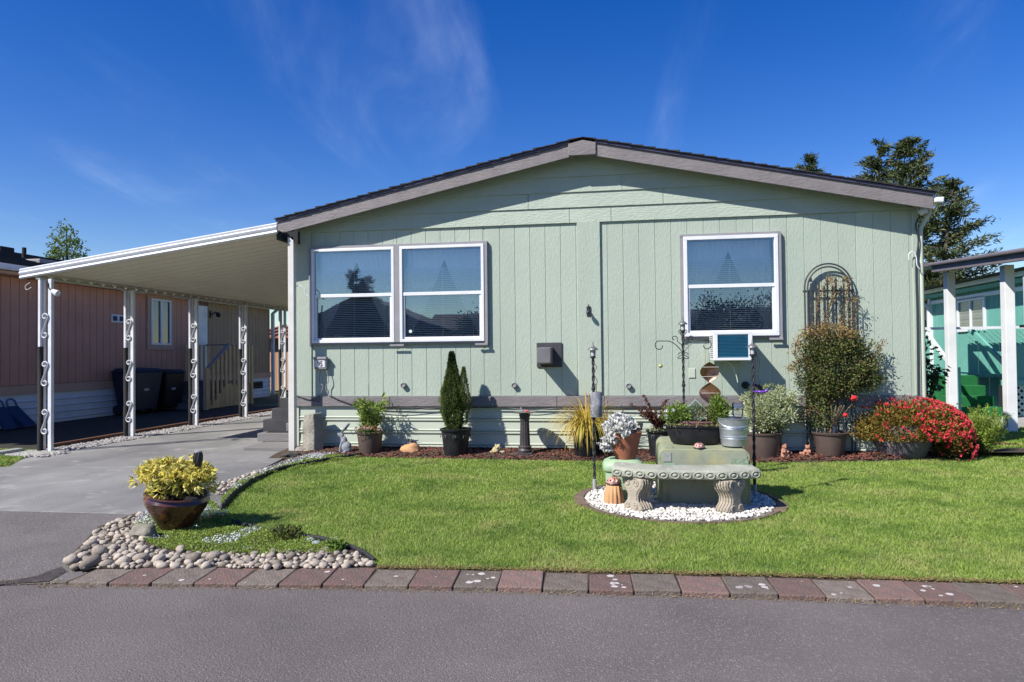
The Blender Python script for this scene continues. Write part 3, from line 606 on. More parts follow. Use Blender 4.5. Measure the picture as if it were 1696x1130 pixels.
# grey surrounds
sur = M('grey_window_trim', (.26, .25, .27), (.22, .215, .23), 6, .6)
def surround(x0, x1, z0, z1, t=.045, mid=None, h=None):
    m = MB()
    m.box(x0-t, x1+t, WY-.05, WY-.002, z1+.001, z1+t*.8); m.box(x0-t, x0-.001, WY-.045, WY-.002, z0-.04, z1); m.box(x1+.001, x1+t, WY-.055, WY-.002, z0-.04, z1)
    m.box(x0, x1, WY-.04, WY-.002, z0-.03, z0-.001)
    if mid: m.box(mid[0]+.002, mid[1]-.002, WY-.06, WY-.002, z0, z1); m.box(mid[0]-.06, mid[1]+.06, WY-.075, WY-.061, z0-.055, z0-.03)
    m.box(x1-.12, x1+t, WY-.075, WY-.056, z0-.055, z0-.028)
    m.obj('window_trim', sur, house, bevel=.003)
surround(w1[0], w2[1], w1[2], w1[3], mid=(w1[1], w2[0])); surround(w3[0], w3[1], w3[2], w3[3], .04)
p = W(680, 549, WY-.03); m = MB(); m.lathe([(.022, -.001), (.022, .001)], 8, Matrix.Translation((p.x, WY-.034, p.z)) @ Matrix.Rotation(R_(90), 4, 'X')); m.obj('window_sticker', M('white_sticker', (.6, .65, .65)), house)
p = W(553, 562, WY-.03); m = MB(); a = W(531, 520, WY-.03); m.tube([W(533, 506, WY-.03), W(531, 525, WY-.03), W(535, 545, WY-.03), W(534, 562, WY-.03)], .005, 6); m.obj('window_cord', blackm, house)
# fittings on the wall
def wallthing(name, lab, cat, px, py): p = W(px, py, WY); return thing(name, lab, cat, (p.x, WY-.0, p.z))
t = wallthing('wall_vent', 'square dark grey vent hood on the sage wall right of the double window', 'vent', 910, 588)
m = MB(); m.box(-.163, .163, -.02, -.001, -.158, .158); m.obj('vent_plate', M('dark_vent_paint', (.06, .058, .065), (.045, .043, .05), 5, .5), t, bevel=.006)
m = MB(); m.add([(-.13, -.021, -.12), (.05, -.021, -.12), (.05, -.021, .10), (-.13, -.021, .10), (-.125, -.34, -.10), (.045, -.34, -.10), (.045, -.31, .09), (-.125, -.31, .09)], [(0, 1, 5, 4), (1, 2, 6, 5), (2, 3, 7, 6), (3, 0, 4, 7), (4, 5, 6, 7)]); m.obj('vent_hood', M('grey_vent_hood', (.12, .115, .125), (.09, .088, .095), 5, .5), t, bevel=.008)
vl = ['small round grey wall vent left of the tall potted spruce', 'small round grey wall vent right of the spruce and left of the square vent', 'small round grey wall vent between the slim lamp post and the dark red shrub']
for (px, py), lb in zip(((669, 638), (852, 638), (1041, 639)), vl):
    t = thing('round_vent', lb, 'vent', (W(px, py, WY).x, WY, W(px, py, WY).z), 0, 'small round vents on the front wall')
    mt = Matrix.Rotation(R_(90), 4, 'X'); m = MB(); m.lathe([(.0, 0), (.036, .001), (.036, .045), (.028, .05), (.026, .042), (0, .04)], 16, mt); m.obj('vent_cap', sur, t, smooth=40)
t = wallthing('round_vent', 'dark half round vent opening under the window air conditioner', 'vent', 1234, 638); m = MB(); m.lathe([(.0, 0), (.045, .0), (.045, .03), (.03, .035), (0, .02)], 16, Matrix.Translation((0, 0, -.0)) @ Matrix.Rotation(R_(90), 4, 'X')); m.obj('vent_cap', darkm, t, smooth=40)
t = wallthing('cover_plate', 'blank sage cover plate on the wall left of the copper spinner', 'cover plate', 1146, 618); m = MB(); m.box(-.04, .04, -.012, -.001, -.06, .06); m.obj('plate', sagesk, t, bevel=.004)
t = wallthing('outdoor_camera', 'small black camera bracket on the cover board of the sage wall', 'camera', 975, 516); m = MB(); m.box(-.025, .025, -.045, -.03, -.06, .06); m.tube([(0, -.04, .02), (0, -.09, .0)], .012); m.blob((0, -.11, -.02), (.028, .04, .03), 2); m.tube([(0, -.05, .05), (0, -.05, .085)], .008); m.obj('camera_body', blackm, t, bevel=.002)
# house number box
t = wallthing('house_number_box', 'grey utility box with the number 95 under the left window', 'number box', 534, 602)
m = MB(); m.box(-.088, .088, -.075, -.014, -.078, .075); m.obj('box_body', sur, t, bevel=.01); m = MB(); m.box(-.092, .092, -.09, -.015, .052, .088); m.obj('box_lid', sur, t, bevel=.006)
m = MB(); m.box(-.068, .068, -.081, -.0755, -.05, .04); m.obj('number_plate', M('number_plate', (.62, .62, .66)), t)
fc = bpy.data.curves.new('number', 'FONT'); fc.body = '95'; fc.size = .095; fc.align_x = 'CENTER'; fc.align_y = 'CENTER'; fc.extrude = .0015; fc.offset = .0018
fo = bpy.data.objects.new('number_text', fc); C.objects.link(fo); bpy.context.view_layer.update(); fm = bpy.data.meshes.new_from_object(fo.evaluated_get(bpy.context.evaluated_depsgraph_get())); bpy.data.objects.remove(fo)
o = link('number', fm, blackm, t, (0, -.083, -.005), (R_(90), 0, 0), (.8, 1.05, 1)); o.data.name = 'number'
xs2 = [v.co.x for v in fm.vertices]; ys2 = [v.co.y for v in fm.vertices]
for v in fm.vertices: v.co.x -= (min(xs2)+max(xs2))/2; v.co.y -= (min(ys2)+max(ys2))/2
# wires
def wire(name, lab, pts, r=.006, mat=None, Y=WY-.05, cat='cable', world=False):
    P = [p if world else W(p[0], p[1], Y) for p in pts]; Q = []
    for i in range(len(P)-1):
        p0, p1, p2, p3 = P[max(i-1, 0)], P[i], P[i+1], P[min(i+2, len(P)-1)]
        for k in range(6): s = k/6; Q.append(.5*((2*p1)+(p2-p0)*s+(2*p0-5*p1+4*p2-p3)*s*s+(3*p1-p0-3*p2+p3)*s**3))
    Q.append(P[-1]); m = MB(); m.tube(Q, r, 6); return tag(m.obj(name, mat or blackm, smooth=179), lab, cat)
wire('cable', 'grey cable looping from the number box down to the band, left one', [(531, 614), (529, 632), (535, 640), (532, 650), (530, 664)], .006, sur, cat='cable')
wire('cable', 'grey cable looping down from the number box, right one', [(541, 614), (544, 630), (540, 640), (543, 652), (560, 663)], .006, sur)
wire('cable', 'bundle of thin black cable hanging on the band by the corner post', [(489, 653), (505, 661), (522, 662), (530, 655), (527, 665), (520, 664), (505, 660), (490, 656)], .004)
wire('cable', 'thick black cable sagging along the band from the number box', [(545, 655), (565, 664), (590, 671), (640, 674), (700, 675.5), (750, 675), (860, 674.5), (960, 675), (1090, 677), (1200, 677)], .008)
wire('cable', 'thin light string hanging under the band behind the pots', [(600, 674), (660, 681), (730, 676), (830, 675), (880, 680), (930, 676), (1000, 681)], .004, sur)
wire('cable', 'dark cable strapped to the right corner of the sage house', [(1524, 358), (1517, 372), (1521, 400), (1517, 440), (1519, 520), (1520, 600), (1521, 690)], .009, None, WY-.035)
# hooks
for lab, pts, Y in (('white wire hook hanging on the left corner post of the sage house', [(487, 520), (485, 500), (488, 478), (497, 473), (505, 480), (506, 487), (513, 492)], WY-.25), ('pale wire hook beside the right corner of the sage house', [(1506, 432), (1505, 422), (1511, 417), (1517, 424), (1519, 440), (1524, 446)], WY-.06)):
    wire('wire_hook', lab, pts, .006, postw, Y, 'hook')
# security light, right eave
p = W(1524, 353, WY-.08); t = thing('security_light', 'small white spotlight under the right eave of the sage house', 'light', p); m = MB(); m.lathe([(.0, 0), (.035, .0), (.042, .07), (.03, .075), (0, .07)], 16, Matrix.Rotation(R_(60), 4, 'Y') @ Matrix.Rotation(R_(40), 4, 'X')); m.obj('lamp_head', postw, t, smooth=40); m = MB(); m.tube([(0, .01, 0), (0, .05, .05), (0, .075, .09)], .012); m.obj('bracket', postw, t)
p = W(1557, 331, RY-.0); t = thing('eave_light', 'white flood light on the right roof corner of the sage house', 'light', p); m = MB(); m.add([(-.06, -.03, -.03), (.03, -.03, -.035), (.03, .04, -.035), (-.06, .04, -.03), (-.06, -.03, .025), (.035, -.03, .03), (.035, .04, .03), (-.06, .04, .025)], [(0, 3, 2, 1), (4, 5, 6, 7), (0, 1, 5, 4), (1, 2, 6, 5), (2, 3, 7, 6), (3, 0, 4, 7)]); m.obj('lamp_head', white, t, bevel=.01)
# air conditioner
ax0, ax1, az0, az1 = wrect(1182, 549, 1246, 597, 8.48)
t = thing('air_conditioner', 'white window air conditioner with blue fins below the right window', 'air conditioner', ((ax0+ax1)/2, 8.48, az0))
hw_ = (ax1-ax0)/2; hh = az1-az0; m = MB()
m.box(-hw_, hw_, .012, WY-8.48-.05, 0, hh); m.obj('casing', M('casing_paint', (.66, .67, .68), rough=.4), t, bevel=.008)
m = MB(); f = .045; 
for a in ((-hw_, hw_, 0, .03), (-hw_, hw_, hh-.035, hh), (-hw_, -hw_+f, .03, hh-.035), (hw_-f, hw_, .03, hh-.035)): m.box(a[0], a[1], -.012, .011, a[2], a[3])
m.obj('front_frame', vin, t, bevel=.003)
m = MB(); z = .034
while z < hh-.045: m.add([(-hw_+f, .010, z), (hw_-f, .010, z), (hw_-f, -.004, z+.012), (-hw_+f, -.004, z+.012), (-hw_+f, .010, z+.014), (hw_-f, .010, z+.014)], [(0, 1, 2, 3), (3, 2, 5, 4)]); z += .0165
m.obj('grille', M('teal_fins', (.02, .22, .34), (.015, .17, .28), 5, .35, metal=.2), t, kind='stuff', fix=False)
m = MB()
for k in range(12): m.box(-hw_-.003, -hw_-.001, .05, .3, .03+k*(hh-.06)/12, .03+k*(hh-.06)/12+.008)
m.obj('side_louvres', darkm, t, kind='stuff')
wire('drain_hose', 'pale drain hose curving below the air conditioner', [(1188, 598), (1205, 600), (1214, 608), (1220, 624), (1222, 634)], .007, sagesk, 8.6, 'hose')
# ------------------------------------------------------------------ carport
cp = thing('carport', 'white metal carport with ribbed cream ceiling and scrolled posts over the driveway', 'carport', (-6.1, 8.3, 0))
OX, OZ, IX, IZ = -8.13, 2.44, -4.36, 2.935; CY = 8.5; o_ = Vector((-6.1, 8.3, 0))
pm = MB(); P_ = .252; pr = [(0, 0), (.215, 0), (.222, .05), (.245, .05), (.252, 0)]
nv = len(pr); 
for xx, zz in ((OX+.0, OZ), (IX, IZ)): pm.v += [(xx-o_.x, y, zz) for y, h in pr for _ in (0,)]
for xx, zz in ((OX+.0, OZ), (IX, IZ)): pass
pm.v = [(OX-o_.x, y, OZ+h) for y, h in pr]+[(IX-o_.x, y, IZ+h) for y, h in pr]+[(OX-o_.x, y, OZ+h+.003) for y, h in pr]+[(IX-o_.x, y, IZ+h+.003) for y, h in pr]
pm.f = [(i, i+1, nv+i+1, nv+i) for i in range(nv-1)]+[(2*nv+i, 3*nv+i, 3*nv+i+1, 2*nv+i+1) for i in range(nv-1)]+[(i, 2*nv+i, 2*nv+i+1, i+1) for i in range(nv-1)]+[(nv+i, nv+i+1, 3*nv+i+1, 3*nv+i) for i in range(nv-1)]
pme = pm.mesh('roof_panel'); pme.materials.append(cream)
for i in range(31): link('roof_panel', pme, cream, cp, (0, CY+.02+i*P_-o_.y, 0))
sy = (IZ-OZ)/(IX-OX)
# rolled front fascia
fp = [(0, -.075), (-.012, -.07), (-.02, -.055), (-.012, -.035), (-.008, -.03), (-.022, -.01), (-.028, .012), (-.012, .03), (-.016, .04), (-.02, .055), (0, .07), (.02, .065), (.02, -.07)]
fm_ = MB(); n = len(fp); a = OX-.03; b = IX-.0
fm_.add([(a-o_.x, CY+y-o_.y, OZ+(a-OX)*sy+.03+z) for y, z in fp]+[(b-o_.x, CY+y-o_.y, OZ+(b-OX)*sy+.03+z) for y, z in fp], [(i, (i+1) % n, n+(i+1) % n, n+i) for i in range(n)]+[tuple(range(n))[::-1], tuple(range(n, 2*n))])
fm_.obj('front_fascia', postw, cp, smooth=50)
m = MB(); m.box(OX+.2-o_.x, OX+.27-o_.x, .21, 8.0, OZ-.055, OZ+.02); m.v = [(v[0], v[1], v[2]-(.05 if v[2] > OZ else 0)) for v in m.v]; m.obj('eave_beam', M('beam_grey', (.42, .40, .34), rough=.6), cp, bevel=.004)
m = MB(); m.prism([(OX+.215-o_.x, .23+.19*math.cos(0)*0+.0, OZ-.031)]+[(OX+.215-o_.x, .23+.095-.095*math.cos(a), OZ-.030+.038*math.sin(a)) for a in np.linspace(0.05, 3.09, 8)]+[(OX+.215-o_.x, .23+.19, OZ-.031)], (.02, 0, 0)); sme2 = m.mesh('closure_scallop'); sme2.materials.append(MATS['beam_grey'])
for i in range(30): link('closure_scallop', sme2, MATS['beam_grey'], cp, (0, i*P_, 0))
m = MB(); m.box(IX-.03-o_.x, IX+.03-o_.x, .24, 8.0, IZ-.12, IZ-.025); m.obj('wall_beam', darkm, cp)
slv = M('black_foam_sleeve', (.012, .012, .014), (.022, .022, .024), 30, .9, bump=.6, bscale=60)
posty = [8.58, 10.27, 12.0, 13.75, 15.5]
for i, y in enumerate(posty):
    x = -7.86; hz = OZ-.056; yy = y-o_.y; d = .155 if i == 0 else .12; xl = x-o_.x; xr_ = xl+d
    m = MB(); m.box(xl-.02, xl+.02, yy-.02, yy+.02, 0, hz); pst = m.obj('post', postw, cp, bevel=.004)
    m = MB(); m.box(xr_-.026, xr_+.026, yy-.075, yy-.025, 0, hz); m.obj('post', postw, cp, bevel=.004)
    m = MB(); m.tube([(xl-.012, yy-.045, z) for z in (.02, .5, .505, 1.0, 1.005, 1.45)], [.036, .036, .03, .036, .032, .035], 10); m.obj('foam_sleeve', slv, cp, smooth=50, kind=None)
    m = MB(); m.box(xl-.035, xl-.0, yy-.065, yy-.03, 1.45, hz); m.obj('post', postw, cp, bevel=.003)
    for z in (.42, 1.08, 1.74):
        cx = (xl+xr_)/2+.012; pts = []
        up_ = [(cx+(.05*(1-.62*f))*math.cos(-.2+math.pi*2*.95*f), yy-.085, z+.125+(.05*(1-.62*f))*math.sin(-.2+math.pi*2*.95*f)) for f in np.linspace(1, 0, 14)]
        pts = up_+[(cx, yy-.085, z)]+[(2*cx-p_[0], p_[1], 2*z-p_[2]) for p_ in up_[::-1]]
        m = MB(); m.tube(pts, .0095, 6); m.obj('scroll', postw, cp, smooth=60)
m = MB(); a = W(478.5, 600, 8.62).x-o_.x; b = W(488, 600, 8.62).x-o_.x; m.box(a, b, 8.6-o_.y, 8.68-o_.y, 0, 2.86); m.obj('corner_post', M('post_offwhite', (.60, .58, .55), (.52, .5, .47), 5, .5), cp, bevel=.004)
m = MB(); m.add([(a-.16, 8.62-o_.y, 2.93), (b+.06, 8.62-o_.y, 2.93), (b+.06, 8.62-o_.y, 2.78), (a+.02, 8.62-o_.y, 2.84)], [(0, 1, 2, 3)]); m.prism([(a-.16, 8.60-o_.y, 2.93), (b+.06, 8.60-o_.y, 2.93), (b+.06, 8.60-o_.y, 2.76), (a+.04, 8.60-o_.y, 2.84)], (0, .07, 0)); m.obj('corner_bracket', darkm, cp)
p = W(87, 482, 8.42); t = thing('carport_spotlight', 'white spotlight under the left corner of the carport roof', 'light', p); m = MB(); m.lathe([(0, 0), (.028, 0), (.045, .09), (.035, .1), (0, .09)], 14, Matrix.Rotation(R_(115), 4, 'Y')); m.obj('lamp_head', postw, t, smooth=40); m = MB(); m.tube([(0, 0, 0), (-.06, 0, .04), (-.07, 0, .11)], .012); m.obj('bracket', blackm, t)
wire('cable', 'thin cable loop hanging at the left carport corner', [(50, 468), (42, 474), (44, 480), (52, 476)], .004, postw, 8.3)
# concrete footing, timber edge and gravel by the posts
m = MB(); m.box(-8.1, -7.55, 8.15, 8.6, -.03, .02); m.box(-8.22, -8.08, 8.0, 8.5, -.03, .06); fo_ = m.obj('post_footing', M('old_concrete', (.42, .42, .38), (.25, .26, .22), 6, .9, bump=1, bscale=50), bevel=.02); tag(fo_, 'broken pale concrete pad around the first carport post', 'concrete pad')
m = MB(); m.beam((-8.0, 8.66, .03), (-8.02, 10.4, .03), .07, .07); m.beam((-8.02, 10.41, .03), (-8.04, 13, .03), .07, .07); m.beam((-8.04, 13.01, .02), (-8.02, 16.4, .02), .07, .07); tag(m.obj('timber_edging', M('red_timber', (.17, .075, .045), (.10, .05, .03), 6, .85, bump=.5, st=(6, .6, 6)), bevel=.006), 'weathered red timber edging beyond the carport posts', 'edging')
m = MB()
for x, y in fillpoly(rg, [(-7.98, 8.4), (-7.5, 8.3), (-7.5, 16.4), (-7.98, 16.4)], 4200): r = rnd.uniform(.012, .028); m.blob((x, y, r*.4+.0), (r, r*.8, r*.6), 1, .3, 1.3, rnd.random()*9)
tag(m.obj('gravel', M('grey_gravel', (.33, .31, .30), (.22, .21, .21), 20, .8, isl=.35), kind='stuff', smooth=50, fix=False), 'grey gravel strip along the foot of the carport posts', 'gravel')
m = MB()
for _ in range(260):
    r = rnd.uniform(.012, .03); m.blob((rnd.uniform(-8.05, -7.35), rnd.uniform(8.05, 8.5), r*.4), (r, r*.8, r*.6), 1, .3, 1.3, rnd.random()*9)
tag(m.obj('gravel', MATS['grey_gravel'], kind='stuff', smooth=50, fix=False), 'loose stones around the first carport post', 'gravel')
# low steps at the side door
stp = thing('side_steps', 'low grey wooden steps with a dark mat at the side of the sage house', 'steps', (-4.6, 9.4, 0)); gw_ = M('grey_step_wood', (.20, .19, .19), (.15, .14, .14), 5, .85, bump=.4, st=(.5, 5, 5))
q = G(403, 747); q2 = G(419, 739)
m = MB(); m.box(q.x+4.6, .24, q.y-9.4, 1.4, .0, .05); m.obj('tread', gw_, stp, bevel=.006)
m = MB(); m.box(q2.x+4.6, .24, q2.y-9.4+.12, 1.4, .052, .17); m.obj('tread', gw_, stp, bevel=.006)
m = MB(); m.box(q2.x+4.6+.1, .2, q2.y-9.4+.2, 1.3, .172, .185); m.obj('mat', darkm, stp)
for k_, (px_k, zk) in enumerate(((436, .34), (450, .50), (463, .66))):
    xk = W(px_k, 700, 9.75).x+4.6; m = MB(); m.box(xk, .24, .34+.01*k_, 1.5, .0, zk); m.obj('tread', M('shade_dark_step', (.05, .05, .055), (.035, .035, .04), 5, .85), stp, bevel=.006)  # dark upper blocks added to fill the shaded triangle beside the steps
m = MB(); m.box(q2.x+4.6+.35, .24, .25, 1.4, .172, .30); m.obj('tread', gw_, stp, bevel=.006)

# ------------------------------------------------------------------ left neighbour
NX = -11.25; nb = thing('neighbour_house', 'dusky pink manufactured home with dark shingle roof beyond the carport', 'house', (NX, 9, 0))
def NL(x, y, z): return (x-NX, y-9, z)
NE = 2.84; NB = .63; Y0, Y1 = 7.5, 21.4
cy = lambda px, py: WX(px, py, NX)
nwn = cy(248, 495); nwn2 = cy(281, 572); wy0, wy1, wz0, wz1 = nwn.y, nwn2.y, min(nwn.z, nwn2.z), max(cy(248, 495).z, cy(281, 498).z)
dy0, dy1 = cy(320, 500).y, cy(342, 500).y
m = MB(); m.box(-9, -.012, Y0-9, Y1-9, 0, NE); m.obj('wall_core', M('pink_groove', (.2, .10, .09)), nb)
y = Y0
while y < Y1-.01:
    y1 = min(y+.2, Y1); c = (y+y1)/2
    if dy0 < c < dy1: y = y1; continue
    m = MB(); m.box(-.011, .0, y-9+.006, y1-9-.006, NB+.16, NE-.01); m.obj('siding_board', pinkw if y < dy1 else M('warm_lit_siding', (.36, .24, .15), (.3, .2, .13), 2, .7), nb); y = y1  # boards past the door coloured tan to carry warm bounced light
tanm = M('tan_trim', (.52, .33, .24), (.46, .29, .21), 4, .7); skn = M('white_skirting', (.62, .66, .72), (.55, .59, .65), 3, .6)
m = MB(); m.box(.001, .03, Y0-9, dy0-9, NB-.02, NB+.15); m.box(.001, .03, dy1-9, Y1-9, NB-.02, NB+.15); m.obj('band', tanm, nb)
prn = [(.0, 0)]+[(v, z) for k in range(4) for v, z in ((.0, .06+k*.13), (.022, .075+k*.13), (.0, .09+k*.13))]+[(.0, .61)]
m = MB(); n = len(prn); m.add([(x, Y0-9, z) for x, z in prn]+[(x, Y1-9, z) for x, z in prn], [(i, i+1, n+i+1, n+i) for i in range(n-1)]); m.obj('skirting', skn, nb, fix=False)
m = MB(); m.box(.002, .02, 19.3-9, 20.9-9, .28, .5); m.obj('skirting_vent', darkm, nb)
# roof
m = MB(); m.prism([NL(NX+.35, Y0-.3, NE+.10), NL(NX+.35, Y0-.3, NE+.16), NL(NX-4.2, Y0-.3, NE+1.22), NL(NX-9, Y0-.3, NE+.1), NL(NX-9, Y0-.3, NE+.02), NL(NX-4.2, Y0-.3, NE+1.10)], (0, Y1-Y0+.6, 0)); rf = m.obj('roof', M('dark_roof_shingle', (.035, .033, .036), (.07, .065, .07), 14, .95, bump=2, bscale=9, bst=(3, 1, 3)), nb)
for k in range(22):
    a, b = k/22, (k+1)/22; x0, x1 = .35-4.55*a, .35-4.55*b; z0, z1 = NE+.16+1.06*a, NE+.16+1.06*b
    m = MB(); m.add([(x0+.01, Y0-9.31, z0+.022), (x0+.01, Y1-8.69, z0+.022), (x1, Y1-8.69, z1+.008), (x1, Y0-9.31, z1+.008), (x0+.01, Y0-9.31, z0), (x0+.01, Y1-8.69, z0)], [(0, 1, 2, 3), (4, 5, 1, 0)]); m.obj('shingle_course', shing, nb, fix=False)
m = MB(); m.box(.34, .43, Y0-9.3, Y1-8.7, NE+.06, NE+.17); m.obj('gutter', postw, nb, bevel=.01)
m = MB(); m.box(.0, .33, Y0-9.3, Y1-8.7, NE-.0, NE+.055); m.obj('eave_board', tanm, nb)
p = WX(40, 420, NX-2.2); m = MB(); m.lathe([(.14, -.12), (.06, .0), (.045, .02), (.045, .26), (.0, .26)], 12, Matrix.Translation((p.x-NX, p.y-9, NE+.16+1.06*(2.55/4.55)))); m.obj('roof_pipe', darkm, nb, smooth=30)
p = WX(68, 432, NX-1.6); m = MB(); m.box(p.x-NX-.2, p.x-NX+.2, p.y-9-.25, p.y-9+.25, NE+.55, NE+.68); m.obj('roof_vent', sur, nb, bevel=.02)
p = WX(4, 411, NX-3.6); m = MB(); m.box(p.x-NX-.15, p.x-NX+.15, p.y-9-.2, p.y-9+.2, NE+.95, NE+1.2); m.obj('roof_vent', darkm, nb, bevel=.02)
# window, door
def sidewin(ya, yb, z0, z1, parent, x=0.0, s=1, fw=.05):
    m = MB()
    for a in ((ya-.12, yb+.12, z1, z1+.1), (ya-.12, yb+.12, z0-.12, z0), (ya-.12, ya, z0, z1), (yb, yb+.12, z0, z1)): m.box(*sorted((x+.001*s, x+.03*s)), a[0], a[1], a[2], a[3])
    return m
m = sidewin(wy0-9, wy1-9, wz0, wz1, nb); m.obj('window_surround', tanm, nb, bevel=.004)
m = MB(); a, b = wy0-9, wy1-9
for q in ((a, b, wz1-.05, wz1), (a, b, wz0, wz0+.05), (a, a+.05, wz0+.05, wz1-.05), (b-.05, b, wz0+.05, wz1-.05), ((a+b)/2-.03, (a+b)/2+.03, wz0+.05, wz1-.05)): m.box(.002, .05, q[0], q[1], q[2], q[3])
f = m.obj('window', vin, nb, bevel=.004)
for q in ((a+.05, (a+b)/2-.03), ((a+b)/2+.03, b-.05)): m = MB(); m.add([(.015, q[0], wz0+.05), (.015, q[1], wz0+.05), (.015, q[1], wz1-.05), (.015, q[0], wz1-.05)], [(0, 1, 2, 3)]); m.obj('pane', M('dark_blue_glass', (.02, .035, .07), rough=.05, spec=1), f, fix=False)
m = MB(); m.box(.002, .03, dy0-9, dy0-9+.5, NB, 2.7); m.box(.002, .03, dy1-9-.12, dy1-9, NB, 2.7); m.box(.002, .03, dy0-9+.5, dy1-9-.12, 2.6, 2.7); m.obj('door_frame', white, nb)
m = MB(); m.box(.002, .02, dy0-9+.5, dy1-9-.12, NB, 2.6); dr = m.obj('door', M('pale_blue_door', (.45, .50, .56)), nb)
for z in (1.45, 1.6): m = MB(); m.blob((.06, dy0-9+.62, z), .035, 2); m.obj('door_knob', M('brass', (.5, .4, .2), metal=1, rough=.3), dr, smooth=180)
p = cy(349, 521); t = thing('wall_lantern', 'small dark lantern on the pink wall beside the door', 'light', p); m = MB(); m.box(0, .04, -.06, .06, -.1, .1); m.tube([(.04, 0, 0), (.14, 0, .06), (.2, .05, .02)], .02); m.lathe([(.03, -.06), (.08, .0), (.02, .08)], 8, Matrix.Translation((.2, .05, -.02))); m.obj('lantern_body', blackm, t)
p = cy(195, 528); t = thing('wall_plaque', 'small white plaque with two dark squares on the pink wall', 'plaque', p); m = MB(); m.box(.0, .02, -.22, .22, -.09, .09); m.obj('plaque', white, t)
for k in (-.11, .1): m = MB(); m.box(.021, .026, k-.07, k+.07, -.055, .055); m.obj('dark_square', M('dark_blue', (.03, .05, .1)), t)
m = MB(); m.tube([NL(NX+.3, Y1, 2.85), NL(NX+.08, Y1+.05, 2.7), NL(NX+.08, Y1+.05, .05)], .06, 8); m.obj('downspout', postw, nb, smooth=50)
# neighbour stair
ns = thing('neighbour_stair', 'tan wooden stair with slatted railing at the door of the pink house', 'stair', (-10, 17, 0))
def q_(px, py, X): p = WX(px, py, X); return p
Xs = -9.9; ya, yb_ = WX(343, 690, Xs).y, WX(414, 660, Xs).y
DZ = .66
m = MB(); m.box(NX+.02+10, Xs+10, WX(375, 600, Xs).y-17, yb_-17, DZ-.06, DZ); m.obj('deck', gw_, ns)
yt = WX(380, 600, Xs).y
for k in range(4):
    z = DZ*(k+1)/4; yA = ya-17+(yt-ya)*(k/4)
    m = MB(); m.box(NX+.02+10, Xs+10-.03, yA, yt-17+.2, z-.16, z); m.obj('step', M('dark_step', (.14, .12, .12), rough=.8), ns)
rt = lambda y: (.98+(1.60-.98)*min(1, (y-ya)/(yt-ya)))
rb_ = lambda y: max(.08, (DZ+.1)*min(1, (y-ya)/(yt-ya))-.05)
y = ya
while y < yb_:
    m = MB(); m.box(Xs+10, Xs+10+.03, y-17, y-17+.09, rb_(y) if y < yt else DZ-.1, rt(y)); m.obj('baluster', woodd, ns); y += .19
y = ya
while y < yt: m = MB(); m.box(Xs+10-.03, Xs+10-.001, y-17, y-17+.19, .02, rb_(y)+.12); m.obj('side_board', woodd, ns); y += .2
while y < yb_: m = MB(); m.box(Xs+10-.03, Xs+10-.001, y-17, y-17+.19, .02, DZ-.05); m.obj('side_board', woodd, ns); y += .2
m = MB(); m.beam((Xs+10+.0, ya-17, rt(ya)+.02), (Xs+10, yt-17, 1.62), .09, .04); m.beam((Xs+10, yt-17, 1.62), (Xs+10, yb_-17, 1.62), .09, .04); m.beam((Xs+10, yb_-17-.05, 1.62), (NX+10.1, yb_-17-.05, 1.62), .09, .04); m.obj('handrail', M('mauve_rail', (.30, .22, .19)), ns)
m = MB(); m.box(Xs+10-.04, Xs+10+.05, ya-17-.1, ya-17-.01, 0, 1.02); m.obj('newel_post', woodd, ns)
m = MB(); m.box(Xs+10-.04, Xs+10+.05, yb_-17, yb_-17+.09, 0, 1.6); m.obj('newel_post', woodd, ns)
yy = yt
while yy < yb_: m = MB(); m.box(NX+10.1, NX+10.13, yy-17, yy-17+.05, DZ, 1.62); m.obj('baluster', woodd, ns); yy += .2
# bins
def bin_(lab, pxl, pxr, pyt, mat, X=-10.6):
    a, b = WX(pxl, 660, X), WX(pxr, 660, X); z1 = WX((pxl+pxr)/2, pyt, X).z; wd = (b.y-a.y)/2; t = thing('wheelie_bin', lab, 'bin', (X-.3, (a.y+b.y)/2, 0), 0, 'wheeled bins by the pink house')
    m = MB(); h = z1-.08; m.add([(-.22, -wd*.75, .08), (.22, -wd*.75, .08), (.22, wd*.75, .08), (-.22, wd*.75, .08), (-.3, -wd, h), (.3, -wd, h), (.3, wd, h), (-.3, wd, h)], [(0, 3, 2, 1), (4, 5, 6, 7), (0, 1, 5, 4), (1, 2, 6, 5), (2, 3, 7, 6), (3, 0, 4, 7)]); m.obj('bin_body', mat, t, bevel=.04)
    m = MB(); m.add([(-.32, -wd-.03, h+.002), (.34, -wd-.03, h+.002), (.34, wd+.03, h+.002), (-.32, wd+.03, h+.002), (-.26, -wd*.8, h+.09), (.24, -wd*.8, h+.07), (.24, wd*.8, h+.07), (-.26, wd*.8, h+.09)], [(0, 3, 2, 1), (4, 5, 6, 7), (0, 1, 5, 4), (1, 2, 6, 5), (2, 3, 7, 6), (3, 0, 4, 7)]); m.obj('lid', mat, t, bevel=.02)
    for s in (-1, 1): m = MB(); m.lathe([(.0, -.03), (.11, -.03), (.11, .03), (0, .03)], 14, Matrix.Translation((-.25, s*wd*.7, .11)) @ Matrix.Rotation(R_(90), 4, 'X')); m.obj('wheel', blackm, t)
    m = MB(); m.box(.262, .266, -.14, .02, h*.55, h*.75); m.obj('label', M('bin_sticker', (.4, .4, .42)), t)
bin_('larger dark blue wheeled bin in the shade of the pink house', 224, 271, 610, M('bin_blue', (.015, .02, .045), rough=.5))
bin_('smaller black wheeled bin beside the door steps of the pink house', 276, 308, 612, M('bin_black', (.012, .012, .015), rough=.5))
